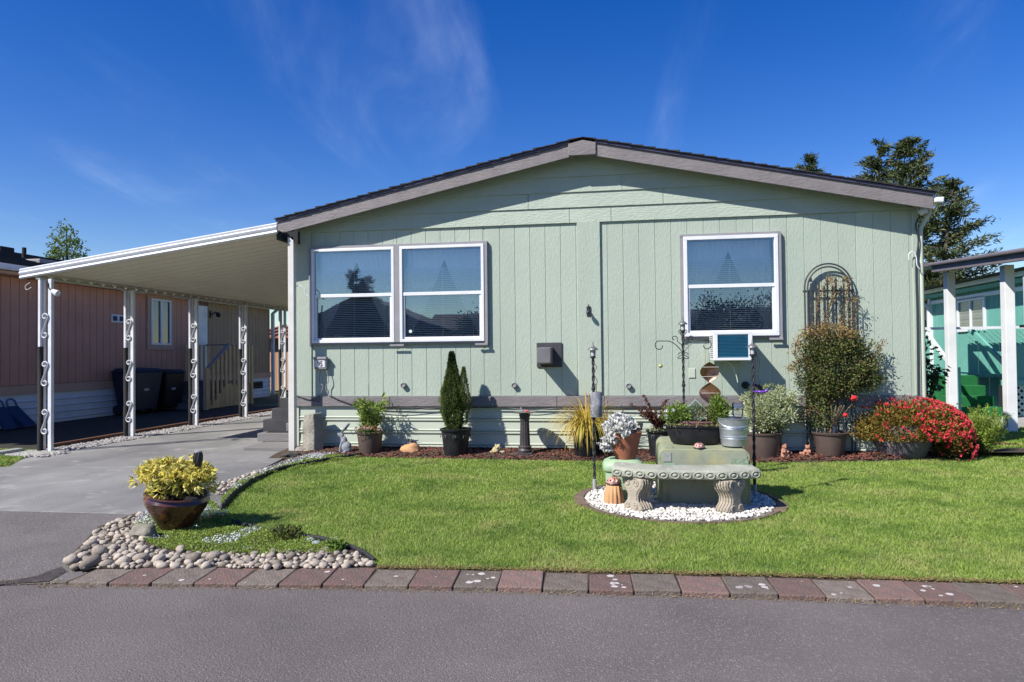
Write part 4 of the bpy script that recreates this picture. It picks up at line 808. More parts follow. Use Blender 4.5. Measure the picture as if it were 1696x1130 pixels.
# two blue scoops leaning on the skirting
for px, lb in ((17, 'left one of two dark blue plastic snow scoops leaning on the white skirting'), (38, 'right one of two dark blue plastic snow scoops, nearer the first carport post')):
    p = WX(px, 708, NX+.35); t = thing('snow_scoop', lb, 'snow scoop', (NX+.33, p.y, .0), 0, 'blue scoops by the skirting')
    m = MB(); bm_ = M('blue_plastic', (.02, .03, .075), (.015, .02, .05), 4, .4)
    m.add([(.1, -.24, .0), (.1, .24, .0), (-.22, .12, .40), (-.22, -.12, .40), (.12, -.24, .03), (.12, .24, .03), (-.2, .12, .42), (-.2, -.12, .42)], [(0, 3, 2, 1), (4, 5, 6, 7), (0, 1, 5, 4), (1, 2, 6, 5), (2, 3, 7, 6), (3, 0, 4, 7)]); m.obj('scoop', bm_, t, bevel=.02)
    m = MB(); m.tube([(-.2, -.1, .40), (-.24, -.09, .50), (-.25, -.04, .54), (-.25, .04, .54), (-.24, .09, .50), (-.2, .1, .40)], .018, 8); m.obj('handle', M('pale_blue_plastic', (.1, .14, .25)), t, smooth=60)
# ------------------------------------------------------------------ beyond the carport: shed and dark trees
sh_ = thing('tan_shed', 'tan shed with rusty tiled roof far beyond the carport', 'shed', (-10.5, 25, 0)); 
m = MB(); m.box(-3, 2.6, 0, 4, 0, 2.0); m.obj('wall_core', M('tan_groove', (.3, .2, .14)), sh_)
for k in range(18): m = MB(); m.box(-3+k*.31, -3+k*.31+.295, -.02, -.001, 0, 2.0); m.obj('board', M('tan_board', (.42, .27, .17), rough=.7), sh_)
m = MB(); m.prism([(-3.2, -.4, 1.98), (2.8, -.4, 1.98), (2.8, 2.2, 2.5), (-3.2, 2.2, 2.5)], (0, 0, .06)); m.obj('roof', M('rust_roof', (.26, .10, .06), (.35, .17, .1), 10, .9), sh_)
for k in range(15): m = MB(); m.tube([(-3.1+k*.4, -.42, 2.06), (-3.1+k*.4, 2.2, 2.58)], .07, 6); m.obj('roof_roll', MATS['rust_roof'], sh_)
fh = thing('far_house', 'distant house with dark gable roof behind the tan shed', 'house', (-15, 42, 0)); m = MB(); m.box(-4, 4, 0, 6, 0, 3.0); m.obj('wall', white, fh); m = MB(); m.prism([(-4.5, -.3, 3), (4.5, -.3, 3), (0, -.3, 4.9)], (0, 6.6, 0)); m.obj('roof', MATS['dark_roof_shingle'], fh)
# ------------------------------------------------------------------ right neighbour
tn = thing('teal_house', 'turquoise house with white window and covered porch right of the sage house', 'house', (9.3, 20, 0)); o2 = Vector((9.3, 20, 0))
def box(name, x0, x1, y0, y1, z0, z1, mat, par, off, bev=0, **k): m = MB(); m.box(x0-off.x, x1-off.x, y0-off.y, y1-off.y, z0-off.z, z1-off.z); return m.obj(name, mat, par, bevel=bev, **k)
box('wall_core', 9.312, 17, 15.6, 22.2, 0, 3.0, M('teal_groove', (.06, .2, .17)), tn, o2)
y = 15.6
while y < 22.2: box('siding_board', 9.3, 9.311, y+.006, min(y+.2, 22.2)-.006, .5, 2.98, teal, tn, o2); y += .2
wn = [WX(px, 520, 9.3).y for px in (1587, 1634)]; zt_ = WX(1610, 493, 9.3).z; zb2 = WX(1610, 549, 9.3).z; ya_, yb2 = min(wn), max(wn)
m = MB()
for q in ((ya_, yb2, zt_-.09, zt_), (ya_, yb2, zb2, zb2+.09), (ya_, ya_+.09, zb2+.09, zt_-.09), (yb2-.09, yb2, zb2+.09, zt_-.09), ((ya_+yb2)/2-.03, (ya_+yb2)/2+.03, zb2+.09, zt_-.09)): m.box(-.05, -.001, q[0]-20, q[1]-20, q[2], q[3])
f = m.obj('window', vin, tn, bevel=.005)
for a, b in ((ya_+.09, (ya_+yb2)/2-.03), ((ya_+yb2)/2+.03, yb2-.09)): m = MB(); m.add([(-.01, a-20, zb2+.09), (-.01, b-20, zb2+.09), (-.01, b-20, zt_-.09), (-.01, a-20, zt_-.09)], [(0, 1, 2, 3)]); m.obj('pane', M('blind_behind_glass', (.12, .14, .12), (.2, .22, .19), 1, .15, st=(.1, .1, 18), lo=.45, hi=.55, det=1, spec=.8), f, fix=False)
for z, d, mt in ((2.62, .0, white), (2.80, .12, teal), (2.93, .25, white)): box('eave_trim', 9.3-.05-d, 9.299, 15.6, 22.4, z, z+.1, mt, tn, o2)
m = MB(); m.prism([(8.7-9.3, -4.6, 3.05), (17.3-9.3, -4.6, 3.05), (13-9.3, -4.6, 3.75)], (0, 7.2, 0)); m.obj('roof', MATS['dark_roof_shingle'], tn)
box('corner_trim', 9.22, 9.32, 22.18, 22.3, .5, 3.0, white, tn, o2)
m = MB(); m.tube([(8.95-9.3, 2.4, 2.95), (8.9-9.3, 2.35, 2.8), (9.22-9.3, 2.25, 2.55), (9.22-9.3, 2.25, .4)], .06, 8); m.obj('downspout', postw, tn, smooth=50)
# porch
po = thing('porch', 'turquoise porch with white posts, lattice railing and green carpeted steps', 'porch', (7, 14, 0)); o3 = Vector((7, 14, 0)); tg = M('teal_paint', (.15, .40, .33), (.13, .36, .30), 4, .6)
fasm = M('porch_fascia', (.17, .15, .16), (.14, .12, .13), 5, .6)
m = MB(); m.beam((5.72-7, 13.6-14, 2.77), (5.72-7, 10.2-14, 2.58), .05, .17); m.obj('porch_fascia', fasm, po, bevel=.01)
m = MB(); m.beam((5.68-7, 13.6-14, 2.83), (5.68-7, 10.2-14, 2.64), .10, .06); m.obj('porch_gutter', fasm, po, bevel=.02)
m = MB(); m.prism([(5.75-7, 13.6-14, 2.80), (7.3-7, 13.6-14, 2.86), (7.3-7, 10.2-14, 2.68), (5.75-7, 10.2-14, 2.62)], (0, 0, .05)); m.obj('porch_roof', fasm, po)
m = MB(); m.prism([(5.5-7, 13.62-14, 2.80), (6.0-7, 13.62-14, 2.82), (6.0-7, 16.4-14, 2.86), (5.5-7, 16.4-14, 2.84)], (0, 0, .06)); m.obj('rear_roof_edge', fasm, po)
for x, y, zt in ((5.97, 11.68, 2.57), (6.0, 13.62, 2.68)): box('porch_post', x-.07, x+.07, y-.07, y+.07, 0, zt, white, po, o3, .006)
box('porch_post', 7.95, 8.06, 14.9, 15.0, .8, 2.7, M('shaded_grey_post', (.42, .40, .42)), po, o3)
# deck and stairs
box('deck', 5.3, 9.29, 15.4, 17.5, .70, .78, tg, po, o3)
cg = M('green_carpet', (.01, .12, .03), (.012, .16, .045), 30, .95, bump=1, bscale=200)
sx0, sx1 = 6.35, 7.15
for k in range(4):
    z = .19*(4-k); y0 = 15.4-.29*(k+1); box('stair_tread', sx0, sx1, y0, 15.39 if k == 0 else y0+.31, 0 if k == 3 else .01, z, cg, po, o3, .012)
# front rail: boards below, lattice above
def board_row(x0, x1, y, z0, z1, name='panel_board', w_=.2, mat=tg):
    x = x0
    while x < x1-.02: box(name, x+.006, min(x+w_, x1)-.006, y, y+.02, z0, z1, mat, po, o3); x += w_
def lattice(x0, x1, y, z0, z1, sp_=.105, mat=tg, name='lattice'):
    m = MB(); w_ = x1-x0; h = z1-z0; c = -h
    while c < w_:
        for s in (1, -1):
            a0, a1 = max(0, c), min(w_, c+h)
            if a1-a0 > .03:
                za, zb = a0-c, a1-c
                if s < 0: za, zb = h-za, h-zb
                m.beam((x0+a0-o3.x, y-o3.y+(.008 if s > 0 else 0), z0+za), (x0+a1-o3.x, y-o3.y+(.008 if s > 0 else 0), z0+zb), .007, .035, (0, 1, 0)) if False else m.beam((x0+a0-o3.x, y-o3.y+(.012 if s > 0 else 0), z0+za), (x0+a1-o3.x, y-o3.y+(.012 if s > 0 else 0), z0+zb), .01, .036)
        c += sp_
    m.obj(name, mat, po)
board_row(5.2, 6.35, 15.3, .0, 1.38); lattice(5.2, 6.35, 15.3, 1.38, 1.66)
board_row(7.2, 8.3, 15.6, .0, 1.38); lattice(7.2, 8.3, 15.6, 1.38, 1.68)
board_row(6.4, 7.15, 17.3, .75, 1.4); lattice(6.4, 7.15, 17.3, 1.4, 1.68)
box('top_rail', 5.2, 8.4, 15.27, 15.36, 1.69, 1.74, white, po, o3)
board_row(7.2, 9.0, 14.25, .70, 1.36); lattice(7.9, 9.6, 14.25, 1.36, 1.66)
box('front_top_rail', 7.5, 9.6, 14.2, 14.3, 1.68, 1.73, M('brown_rail', (.2, .14, .1)), po, o3)
box('front_beam', 7.15, 9.6, 14.2, 14.28, .60, .70, tg, po, o3)
lt = M('pale_lattice', (.45, .60, .52)); lattice(7.3, 9.6, 14.25, .02, .60, .12, lt, 'skirt_lattice')
box('skirt_back', 7.2, 9.6, 14.45, 14.46, 0, .6, darkm, po, o3)
for x in (7.2,): box('rail_post', x, x+.1, 14.18, 14.3, 0, 1.7, tg, po, o3)
m = MB(); m.beam((7.22-7, 15.45-14, 1.66), (7.22-7, 14.0-14, .85), .05, .09); m.obj('stair_rail', tg, po)
m = MB(); m.beam((6.3-7, 15.3-14, 1.62), (6.3-7, 14.1-14, .85), .05, .07); m.obj('stair_rail', white, po)
box('newel', 7.18, 7.26, 13.98, 14.06, 0, .95, tg, po, o3); box('newel', 6.26, 6.34, 14.02, 14.1, 0, .95, tg, po, o3)
# house wall behind the near porch post, in the porch shade
box('shaded_wall', 8.4, 11, 15.2, 15.3, .7, 2.75, teal, po, o3)
# concrete pad
m = MB(); m.box(4.9, 12, 12.6, 16.5, -.02, .015); m.obj('porch_pad', M('pad_concrete', (.36, .34, .33), (.28, .27, .26), 3, .9), kind='structure')
ws = thing('white_shed', 'small white shed glimpsed between the sage and turquoise houses', 'shed', (8.6, 24, 0)); m = MB(); m.box(-.9, .55, 0, 1, 0, 2.2); m.obj('wall', white, ws); m = MB(); m.box(-1.0, .3, -.3, 1, 2.2, 2.32); m.obj('roof', white, ws)
gs = thing('grey_shed', 'low grey brown shed roof behind the turquoise porch railing', 'shed', (10.3, 26, 0)); m = MB(); m.box(-1.2, .8, 0, 2, 0, 2.3); m.obj('wall', fasm, gs); m = MB(); m.prism([(-1.3, -.2, 2.3), (.9, -.2, 2.3), (.6, -.2, 2.75), (-1.0, -.2, 2.75)], (0, 2.4, 0)); m.obj('roof', MATS['dark_roof_shingle'], gs)
# ------------------------------------------------------------------ pots and plants along the bed
rn = np.random.default_rng(11)
def A(v): return np.array(v, float)
def potprof(rt, rb, h, rim=.02, rimh=.03, wall=.012):
    return [(0, 0), (rb*.97, 0), (rb, .01), (rt-(rt-rb)*.08, h-rimh), (rt+rim*.6, h-rimh+.004), (rt+rim, h-.004), (rt+rim*.7, h), (rt-wall, h), (rt-wall*1.5, h-.03), (0, h-.032)]
def potat(name, label, cat, bx, by, rtpx, rbpx, hpx, mat, rim=.018, n=32, group=None, z=0, sx=1, sy=1, rot=None, flute=None):
    """bx,by = foot of the pot's nearest point; returns thing, scale, height, top radius"""
    g = G(bx, by, z); s = sc(g); rb = rbpx*s; g = g+Vector((g.x, g.y, 0)).normalized()*rb*.95
    t = thing(name, label, cat, (g.x, g.y, z), 0, group, rot); h = hpx*s*.97; rt = rtpx*s
    m = MB(); m.lathe(potprof(rt-rim, rb, h, rim), n, sx=sx, sy=sy, flute=flute); m.obj('pot', mat, t, smooth=35)
    m = MB(); m.lathe([(rt*.9, h-.029), (rt*.5, h-.018), (0, h-.014)], 20, sx=sx, sy=sy, cap=False); m.obj('soil', soil, t, smooth=60)
    return t, s, h, rt
def local(t, px, py, dy=0):
    p = W(px, py, t.location.y+dy); return A([p.x-t.location.x, dy, p.z-t.location.z])
def stems(t, n, h, r, z0, spread, mat, name='stem', rad=.004, lean=0):
    m = MB(); tips = []
    for i in range(n):
        a = rn.uniform(0, 6.283); b = rn.uniform(.1, .5)*r; e = rn.uniform(.6, 1)*spread; q = [(b*math.cos(a), b*math.sin(a), z0)]
        for k in range(1, 5): f = k/4; q.append((b*math.cos(a)+e*f**1.5*math.cos(a)+rn.normal()*.01+lean*f, b*math.sin(a)+e*f**1.5*math.sin(a)+rn.normal()*.01, z0+h*f*rn.uniform(.92, 1)))
        m.tube(q, [rad, rad*.9, rad*.75, rad*.6, rad*.35], 5); tips.append(q)
    m.obj(name, mat, t, smooth=179); return tips
brst = M('brown_stem', (.10, .07, .045), (.06, .04, .03), 20, .9)
grst = M('green_stem', (.12, .16, .05), rough=.8)
def scrollband(t, r, z, mat, n=9, rr=None):
    for k in range(n):
        a = 2*math.pi*k/n; m = MB(); P = []
        for j in range(13): b = -1.2+j/12*5.2; q = .026*(.35+.65*j/12); P.append(((r+.002)*math.cos(a+q*math.cos(b)/r), (r+.002)*math.sin(a+q*math.cos(b)/r), z+q*math.sin(b)))
        m.tube(P, .0045, 5); m.obj('scroll_relief', mat, t, smooth=60)
relm = M('worn_relief', (.12, .125, .14), (.05, .055, .06), 20, .6)
# 1 tall rock and boulders at the corner
g = G(516, 752); t = thing('standing_stone', 'tall flat grey stone leaning on the left corner of the skirting', 'rock', (g.x, g.y+.05, 0))
s = sc(g); m = MB(); w_ = 19*s; h = 66*s
for i in range(9):
    f = i/8; ww = w_*(.95+.1*noise.noise(Vector((f*3, 0, 1)))-.28*max(0, f-.75)*2); z = h*f*(1+.0*f)
    for dx, dy in ((-1, -.05), (-.2, -.42), (.35, -.45), (.95, .1), (.7, .5), (-.8, .45)): m.v.append((ww*dx+.012*noise.noise(Vector((dx*3, f*6, 4))), .09*dy*2+.01*noise.noise(Vector((dx*5, f*7, 9))), z*(1+.03*dx)))
for i in range(8):
    for k in range(6): m.f.append([i*6+k, i*6+(k+1) % 6, (i+1)*6+(k+1) % 6, (i+1)*6+k])
m.f.append([5, 4, 3, 2, 1, 0]); m.f.append([48+k for k in range(6)]); m.obj('standing_stone', stonegrey, t, bevel=.008)
for px, py, r, lb, sd in ((508, 751, (.17, .10, .06), 'pale flat boulder at the foot of the tall leaning stone', 3), (500, 742, (.09, .07, .09), 'dark jagged rock between the corner post and the leaning stone', 8), (482, 757, (.11, .09, .035), 'dark flat rock at the edge of the driveway and bark bed', 5)):
    g = G(px, py); m = MB(); m.blob((0, 0, 0), r, 3, .55, 1.6, sd); o = m.obj('garden_rock', stonegrey if sd == 3 else M('dark_rock', (.07, .065, .06), (.03, .03, .028), 8, .9, bump=1, bscale=30), smooth=45); o.location = (g.x, g.y, r[2]*.6); tag(o, lb, 'rock', 'rocks at the left corner of the bed')
# 2 hare statue
g = G(566, 752, .02); s = sc(g); m = MB(); hh = 52*s
for c, r in (((.05, 0, .10), (.075, .06, .085)), ((.015, 0, .17), (.05, .045, .085)), ((-.015, 0, .245), (.03, .03, .06)), ((-.035, 0, .272), (.045, .03, .032)), ((-.065, 0, .287), (.025, .02, .018)), ((.075, 0, .06), (.055, .055, .05)), ((.12, 0, .045), (.02, .02, .02))): m.blob(c, r, 3)
for s_ in (-1, 1):
    m.tube([(-.02, s_*.016, .31), (.03, s_*.022, .365), (.075, s_*.026, .42), (.10, s_*.026, .445)], [.010, .02, .017, .004], 8)
    m.tube([(-.0, s_*.03, .19), (-.03, s_*.032, .10), (-.035, s_*.03, .015)], [.022, .018, .017], 8); m.tube([(.06, s_*.05, .03), (.0, s_*.055, .018)], [.022, .016], 8)
t = thing('rabbit_statue', 'grey stone hare statue sitting in the bark between the tall stone and the brown pot', 'statue', (g.x, g.y+.05, .015)); k = hh/.45
for i, v in enumerate(m.v): m.v[i] = (v[0]*k, v[1]*k, v[2]*k)
m.obj('body', M('blue_grey_stone', (.26, .28, .31), (.17, .18, .20), 12, .8, bump=.6, bscale=60), t, remesh=.0055)
for s_ in (-1, 1): m = MB(); m.blob((-.052*k, s_*.027*k, .302*k), .0055, 1); m.obj('eye', blackm, t)
# 3 brown pot, leafy plant and little flowers
t, s, h, rt = potat('potted_plant', 'brown pot with bright leafy shrub and small pink and orange flowers', 'potted plant', 613, 756, 24, 17, 41, browpot)
tp = stems(t, 14, 56*s, rt*.6, h-.03, 24*s, grst)
cs, ns = [], []
for q in tp:
    for k in range(9): f = rn.uniform(.15, 1); i = min(3, int(f*4)); p = A(q[i])*(1-(f*4-i))+A(q[i+1])*(f*4-i) if f < 1 else A(q[4]); cs.append(p+rn.normal(size=3)*.02); ns.append(A([p[0]*3, p[1]*3, .6])+rn.normal(size=3)*.5)
rosettes('foliage', A(cs), A(ns), 8, .095, .017, 1.1, LM('lively_green', [(.09, .15, .03), (.19, .28, .05), (.32, .40, .10)], .35), t, rn, .35)
m = MB(); m.tube([(.0, 0, h), (-.005, 0, h+.25), (-.02, 0, h+.62)], [.004, .003, .0015], 5); m.obj('stake', brst, t)
P = rn.normal(size=(150, 3))*[.4*rt, .3*rt, .02]+[0, -rt*.45, h+.05]; leaves('flowers', P, rn.normal(size=P.shape)+[0, -.5, .6], .022, .02, LM('mixed_flowers', [(.7, .3, .45), (.65, .45, .6), (.75, .3, .03), (.8, .5, .1)], .3), t, .1, rn)
P = rn.normal(size=(500, 3))*[.45*rt, .4*rt, .022]+[0, -rt*.3, h+.01]; leaves('foliage', P, rn.normal(size=P.shape)+[0, -.2, .4], .03, .016, LM('deep_green', [(.03, .07, .015), (.07, .13, .03), (.12, .19, .05)], .25), t, .2, rn)
# 4 sandstone lump with a small bird
g = G(677, 755, .0); s = sc(g); m = MB(); m.blob((0, 0, .055), (18*s, .12, 11.5*s), 3, .35, 1.2, 4); t = thing('sandstone_rock', 'orange sandstone block in the bark between the brown pot and the spruce', 'rock', (g.x, g.y+.12, 0)); m.obj('rock', M('sandstone', (.50, .28, .13), (.38, .20, .10), 5, .8, bump=.5, c3=(.6, .45, .3), s3=9), t, smooth=40, bevel=0)
g2 = W(681, 731, t.location.y+.02); m = MB(); m.blob((0, 0, 0), (.04, .025, .02), 2); m.tube([(.03, 0, .0), (.07, 0, -.015)], [.014, .006], 6); m.blob((-.035, 0, .02), (.017, .015, .015), 2); m.tube([(-.05, 0, .02), (-.062, 0, .024)], [.004, .001], 5); m.tube([(-.0, 0, -.015), (.0, 0, -.03)], .004, 5)
o = m.obj('bird_figurine', M('dark_bronze', (.03, .025, .03), rough=.5), remesh=.003); o.location = g2; tag(o, 'tiny dark bird figurine perched on the orange sandstone', 'figurine')
# 5 black pot with twin-topped dwarf spruce
t, s, h, rt = potat('potted_conifer', 'ornate black pot with a two topped dwarf spruce', 'potted plant', 755, 759, 27, 19, 49, blackpot)
scrollband(t, rt*.93, h*.74, relm, 9)
for z in (.15, .55): m = MB(); r = (rt-.018)*.72+(rt-.018)*.28*z; m.lathe([(r-.004, h*z-.006), (r+.006, h*z), (r-.004, h*z+.006)], 32, cap=False); m.obj('pot_ring', blackpot, t, smooth=60)
sprm = LM('spruce_needles', [(.055, .085, .025), (.12, .17, .045), (.19, .24, .07), (.11, .14, .04)], .25)
def conec(n, base, top, rmax, rng, zb=.35, pw=1.0):
    f = rng.random(n)**.85; z = base[2]+(top[2]-base[2])*f; prof_ = np.where(f < zb, .62+.38*np.sin(f/zb*1.57), np.clip((1-f)/(1-zb), 0, 1)**pw)
    a = rng.uniform(0, 6.283, n); lump = A([1+.45*noise.noise(Vector((math.cos(b)*2.2, math.sin(b)*2.2, zz*9))) for b, zz in zip(a, z)])
    r = rmax*prof_*lump*rng.uniform(.72, 1, n)**.5; cx = base[0]+(top[0]-base[0])*f; cy_ = base[1]+(top[1]-base[1])*f
    P = np.column_stack([cx+r*np.cos(a), cy_+r*np.sin(a), z]); D = np.column_stack([np.cos(a), np.sin(a), np.full(n, .9)])+rng.normal(size=(n, 3))*.45; return P, D
b1, t1 = local(t, 752, 712), local(t, 748, 586); b2, t2 = local(t, 765, 705), local(t, 768, 609)
P1, D1 = conec(15000, b1, t1, 20.5*s, rn, .42); P2, D2 = conec(5000, b2, t2, 12*s, rn, .45)
leaves('foliage', np.vstack([P1, P2]), np.vstack([D1, D2]), rn.uniform(.018, .036, 20000), .006, sprm, t, .05, rn)
m = MB(); m.tube([(0, 0, h-.03), tuple((b1+t1)/2), tuple(t1-[0, 0, .05])], [.02, .012, .003], 7); m.obj('trunk', brst, t)
m = MB(); m.blob((0, 0, 0), (.5, .5, .5), 1); 
P, D = crown(rn, ((b1+t1)/2), (15*s, 15*s, 48*s), 1, 1, .01)
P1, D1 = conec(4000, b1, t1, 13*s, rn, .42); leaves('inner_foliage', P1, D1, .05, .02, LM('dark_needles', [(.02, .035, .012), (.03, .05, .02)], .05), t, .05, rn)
# 6 yellow-grey rock ornament (frog shaped stone)
g = G(822, 756); m = MB(); s = sc(g)
for c, r in (((0, 0, .05), (.07, .06, .045)), ((.01, -.03, .09), (.045, .04, .035)), ((-.06, -.02, .02), (.05, .04, .02)), ((.065, -.02, .025), (.045, .035, .022))): m.blob(c, r, 3, .3, 2, 3)
for s_ in (-1, 1): m.blob((.01+s_*.022, -.045, .118), .014, 2)
o = m.obj('frog_ornament', M('yellow_stone', (.46, .38, .20), (.34, .30, .2), 15, .8, bump=.6), remesh=.005); o.location = (g.x, g.y+.08, .02); tag(o, 'small yellowish frog shaped stone in the bark right of the spruce pot', 'ornament')
g = G(792, 758); m = MB(); m.blob((0, 0, .01), (.04, .03, .015), 2, .4, 2, 4); o = m.obj('garden_rock', stonegrey, smooth=40); o.location = (g.x, g.y, .01); tag(o, 'small pale flat stone in front of the bark left of the frog ornament', 'rock')
# 7 fluted column with thin basin
g = G(869, 758); s = sc(g); t = thing('bird_bath', 'dark fluted column with a thin glass basin in front of the skirting', 'bird bath', (g.x, g.y+.04, 0)); H = 72*s; u = s*1.0
bz = M('dark_bronze_resin', (.055, .045, .048), (.035, .03, .033), 8, .5)
m = MB(); m.box(-.125, .125, -.10, .10, 0, .045); m.box(-.10, .10, -.085, .085, .0451, .065); m.obj('base', bz, t, bevel=.012)
m = MB(); m.lathe([(.085, .065), (.092, .085), (.08, .10), (.075, .115), (.085, .13), (.07, .145)], 28); m.obj('plinth', bz, t, smooth=40)
m = MB(); m.lathe([(.062, .145), (.058, H*.5), (.052, H-.09)], 96, flute=(.06, 14)); m.obj('column', bz, t, smooth=70)
m = MB(); m.lathe([(.054, H-.09), (.06, H-.07), (.064, H-.035), (.07, H-.03), (.068, H-.003)], 28); m.obj('capital', bz, t, smooth=40)
m = MB(); m.lathe([(.0, H), (.09, H+.004), (.142, H+.02), (.145, H+.026), (.09, H+.011), (0, H+.008)], 32); m.obj('basin', M('smoked_glass', (.16, .17, .16), rough=.15, spec=.8), t, smooth=60)
m = MB(); m.blob((.03, 0, H+.035), (.035, .02, .014), 2, .3, 2, 1); o = m.obj('red_ornament', M('pink_red', (.5, .08, .08)), smooth=179); o.location = t.location; tag(o, 'small red ornament lying in the thin basin', 'ornament')
m = MB(); m.tube([(-.02, 0, H+.02), (-.03, 0, H+.045), (-.045, 0, H+.07)], [.012, .014, .004], 7); m.blob((-.045, 0, H+.065), .013, 2); o = m.obj('bird_figurine', sur, smooth=60); o.location = t.location; tag(o, 'small grey bird figurine standing in the thin basin', 'figurine')
# 8 black ribbed pot with golden strap grass
t, s, h, rt = potat('potted_grass', 'black lattice pot with arching golden ornamental grass', 'potted plant', 972, 761, 26, 19, 45, blackpot, flute=(.02, 22))
n = 420; a = rn.uniform(0, 6.283, n); bb = np.column_stack([np.cos(a)*rt*.5*rn.random(n), np.sin(a)*rt*.5*rn.random(n), np.full(n, h-.02)]); D = np.column_stack([np.cos(a)*rn.uniform(.1, .75, n), np.sin(a)*rn.uniform(.1, .75, n)-.05, np.ones(n)])
blades('foliage', bb, D, rn.uniform(.4, .74, n), .013, rn.uniform(1.8, 4.2, n), LM('golden_straps', [(.55, .36, .04), (.62, .48, .10), (.38, .36, .06), (.60, .42, .09), (.35, .2, .06)], .35), t, rn, 8)
# 9 second ornate black pot with barberry
t, s, h, rt = potat('potted_shrub', 'ornate black pot with a dark red leaved arching shrub behind the bench', 'potted plant', 1092, 762, 22, 15, 50, blackpot); scrollband(t, rt*.93, h*.8, relm, 9)
cs, ds = [], []; m = MB()
for i in range(20):
    a = rn.uniform(0, 6.283); L_ = rn.uniform(.2, .52); q = [A([0, 0, h-.03])]; d = A([math.cos(a)*.45, math.sin(a)*.4, 1.0]); 
    for k in range(9): d = d/np.linalg.norm(d); q.append(q[-1]+d*L_/9*1.15); d = d+A([math.cos(a)*.07, math.sin(a)*.05, -.06])+rn.normal(size=3)*.07
    m.tube([tuple(v) for v in q], [.005-.0004*k for k in range(10)], 5)
    for v, v2 in zip(q[2:-1], q[3:]):
        for _ in range(20): cs.append(v+(v2-v)*rn.random()+rn.normal(size=3)*.007); ds.append(rn.normal(size=3)+A([0, 0, .6]))
m.obj('branch', brst, t, smooth=179); leaves('foliage', A(cs), A(ds), .028, .014, LM('maroon_leaf', [(.055, .018, .018), (.12, .035, .03), (.17, .06, .045), (.07, .045, .02)], .25), t, .1, rn)
P = rn.normal(size=(400, 3))*[rt*.5, rt*.5, .01]+[0, 0, h]; leaves('moss', P, rn.normal(size=P.shape)+[0, 0, .5], .02, .012, LM('pale_succulent', [(.15, .2, .08), (.3, .35, .2)], .2), t, .1, rn)
# 10 brown tub with cream-variegated bush
t, s, h, rt = potat('potted_bush', 'brown tub with a pale cream leaved rounded bush right of the tall lamp post', 'potted plant', 1263, 763, 34, 29, 46, browpot)
c = local(t, 1273, 683); P, D = crown(rn, c+[0, -.02, 0], (46*s, 38*s, 36*s), 330, 26, .026, .55, .22, .5)
creaml = LM('cream_leaf', [(.24, .30, .12), (.45, .50, .28), (.58, .60, .42), (.35, .40, .2)], .35); leaves('foliage', P, D, .03, .013, creaml, t, .15, rn)
for k in range(16):   # upright heads along the top
    pass
P, D = crown(rn, c+[0, -.02, 18*s], (46*s, 34*s, 28*s), 60, 60, .018, .85, .1, .6, low=.0); leaves('foliage', P, D, .026, .012, creaml, t, .15, rn)
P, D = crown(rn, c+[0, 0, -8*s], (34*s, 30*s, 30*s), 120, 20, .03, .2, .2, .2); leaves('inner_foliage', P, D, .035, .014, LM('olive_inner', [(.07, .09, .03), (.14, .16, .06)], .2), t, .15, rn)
stems(t, 26, 50*s, rt*.7, h-.03, 22*s, brst)
# 11 two pink critters
def critter(px, py, lb, k, fl):
    g = G(px, py); t = thing('chipmunk_statue', lb, 'statue', (g.x, g.y+.04, .01), R_(20 if fl > 0 else -30), 'pink animal statues in the bark'); m = MB()
    for c, r in (((0, 0, .05), (.052, .045, .05)), ((0, -.012, .10), (.04, .036, .045)), ((0, -.018, .15), (.036, .033, .032)), ((0, -.045, .142), (.016, .02, .013)), ((.06*fl, .0, .045), (.035, .03, .04)), ((.095*fl, 0, .055), (.025, .022, .03))): m.blob(c, r, 3)
    for s_ in (-1, 1):
        m.tube([(s_*.022, -.015, .172), (s_*.03, -.013, .205)], [.013, .004], 7); m.tube([(s_*.035, -.02, .11), (s_*.04, -.05, .085), (s_*.015, -.065, .09)], [.014, .012, .011], 7); m.tube([(s_*.035, -.03, .03), (s_*.045, -.075, .014)], [.022, .015], 7)
    for i, v in enumerate(m.v): m.v[i] = tuple(q*k for q in v)
    m.obj('body', M('pink_clay', (.42, .20, .13), (.30, .13, .09), 14, .75, bump=.6, bscale=60, c3=(.55, .4, .33), s3=20, a3=.6), t, remesh=.004)
    for s_ in (-1, 1): m = MB(); m.blob((s_*.014*k, -.046*k, .157*k), .0045, 1); m.obj('eye', blackm, t)
    m = MB(); m.blob((0, -.066*k, .146*k), .005, 1); m.obj('nose', blackm, t)
critter(1299, 762, 'larger pink clay animal statue right of the brown tub', .98, 1); critter(1340, 761, 'smaller pink clay animal statue against the brown pot of the trellis shrub', .85, -1)
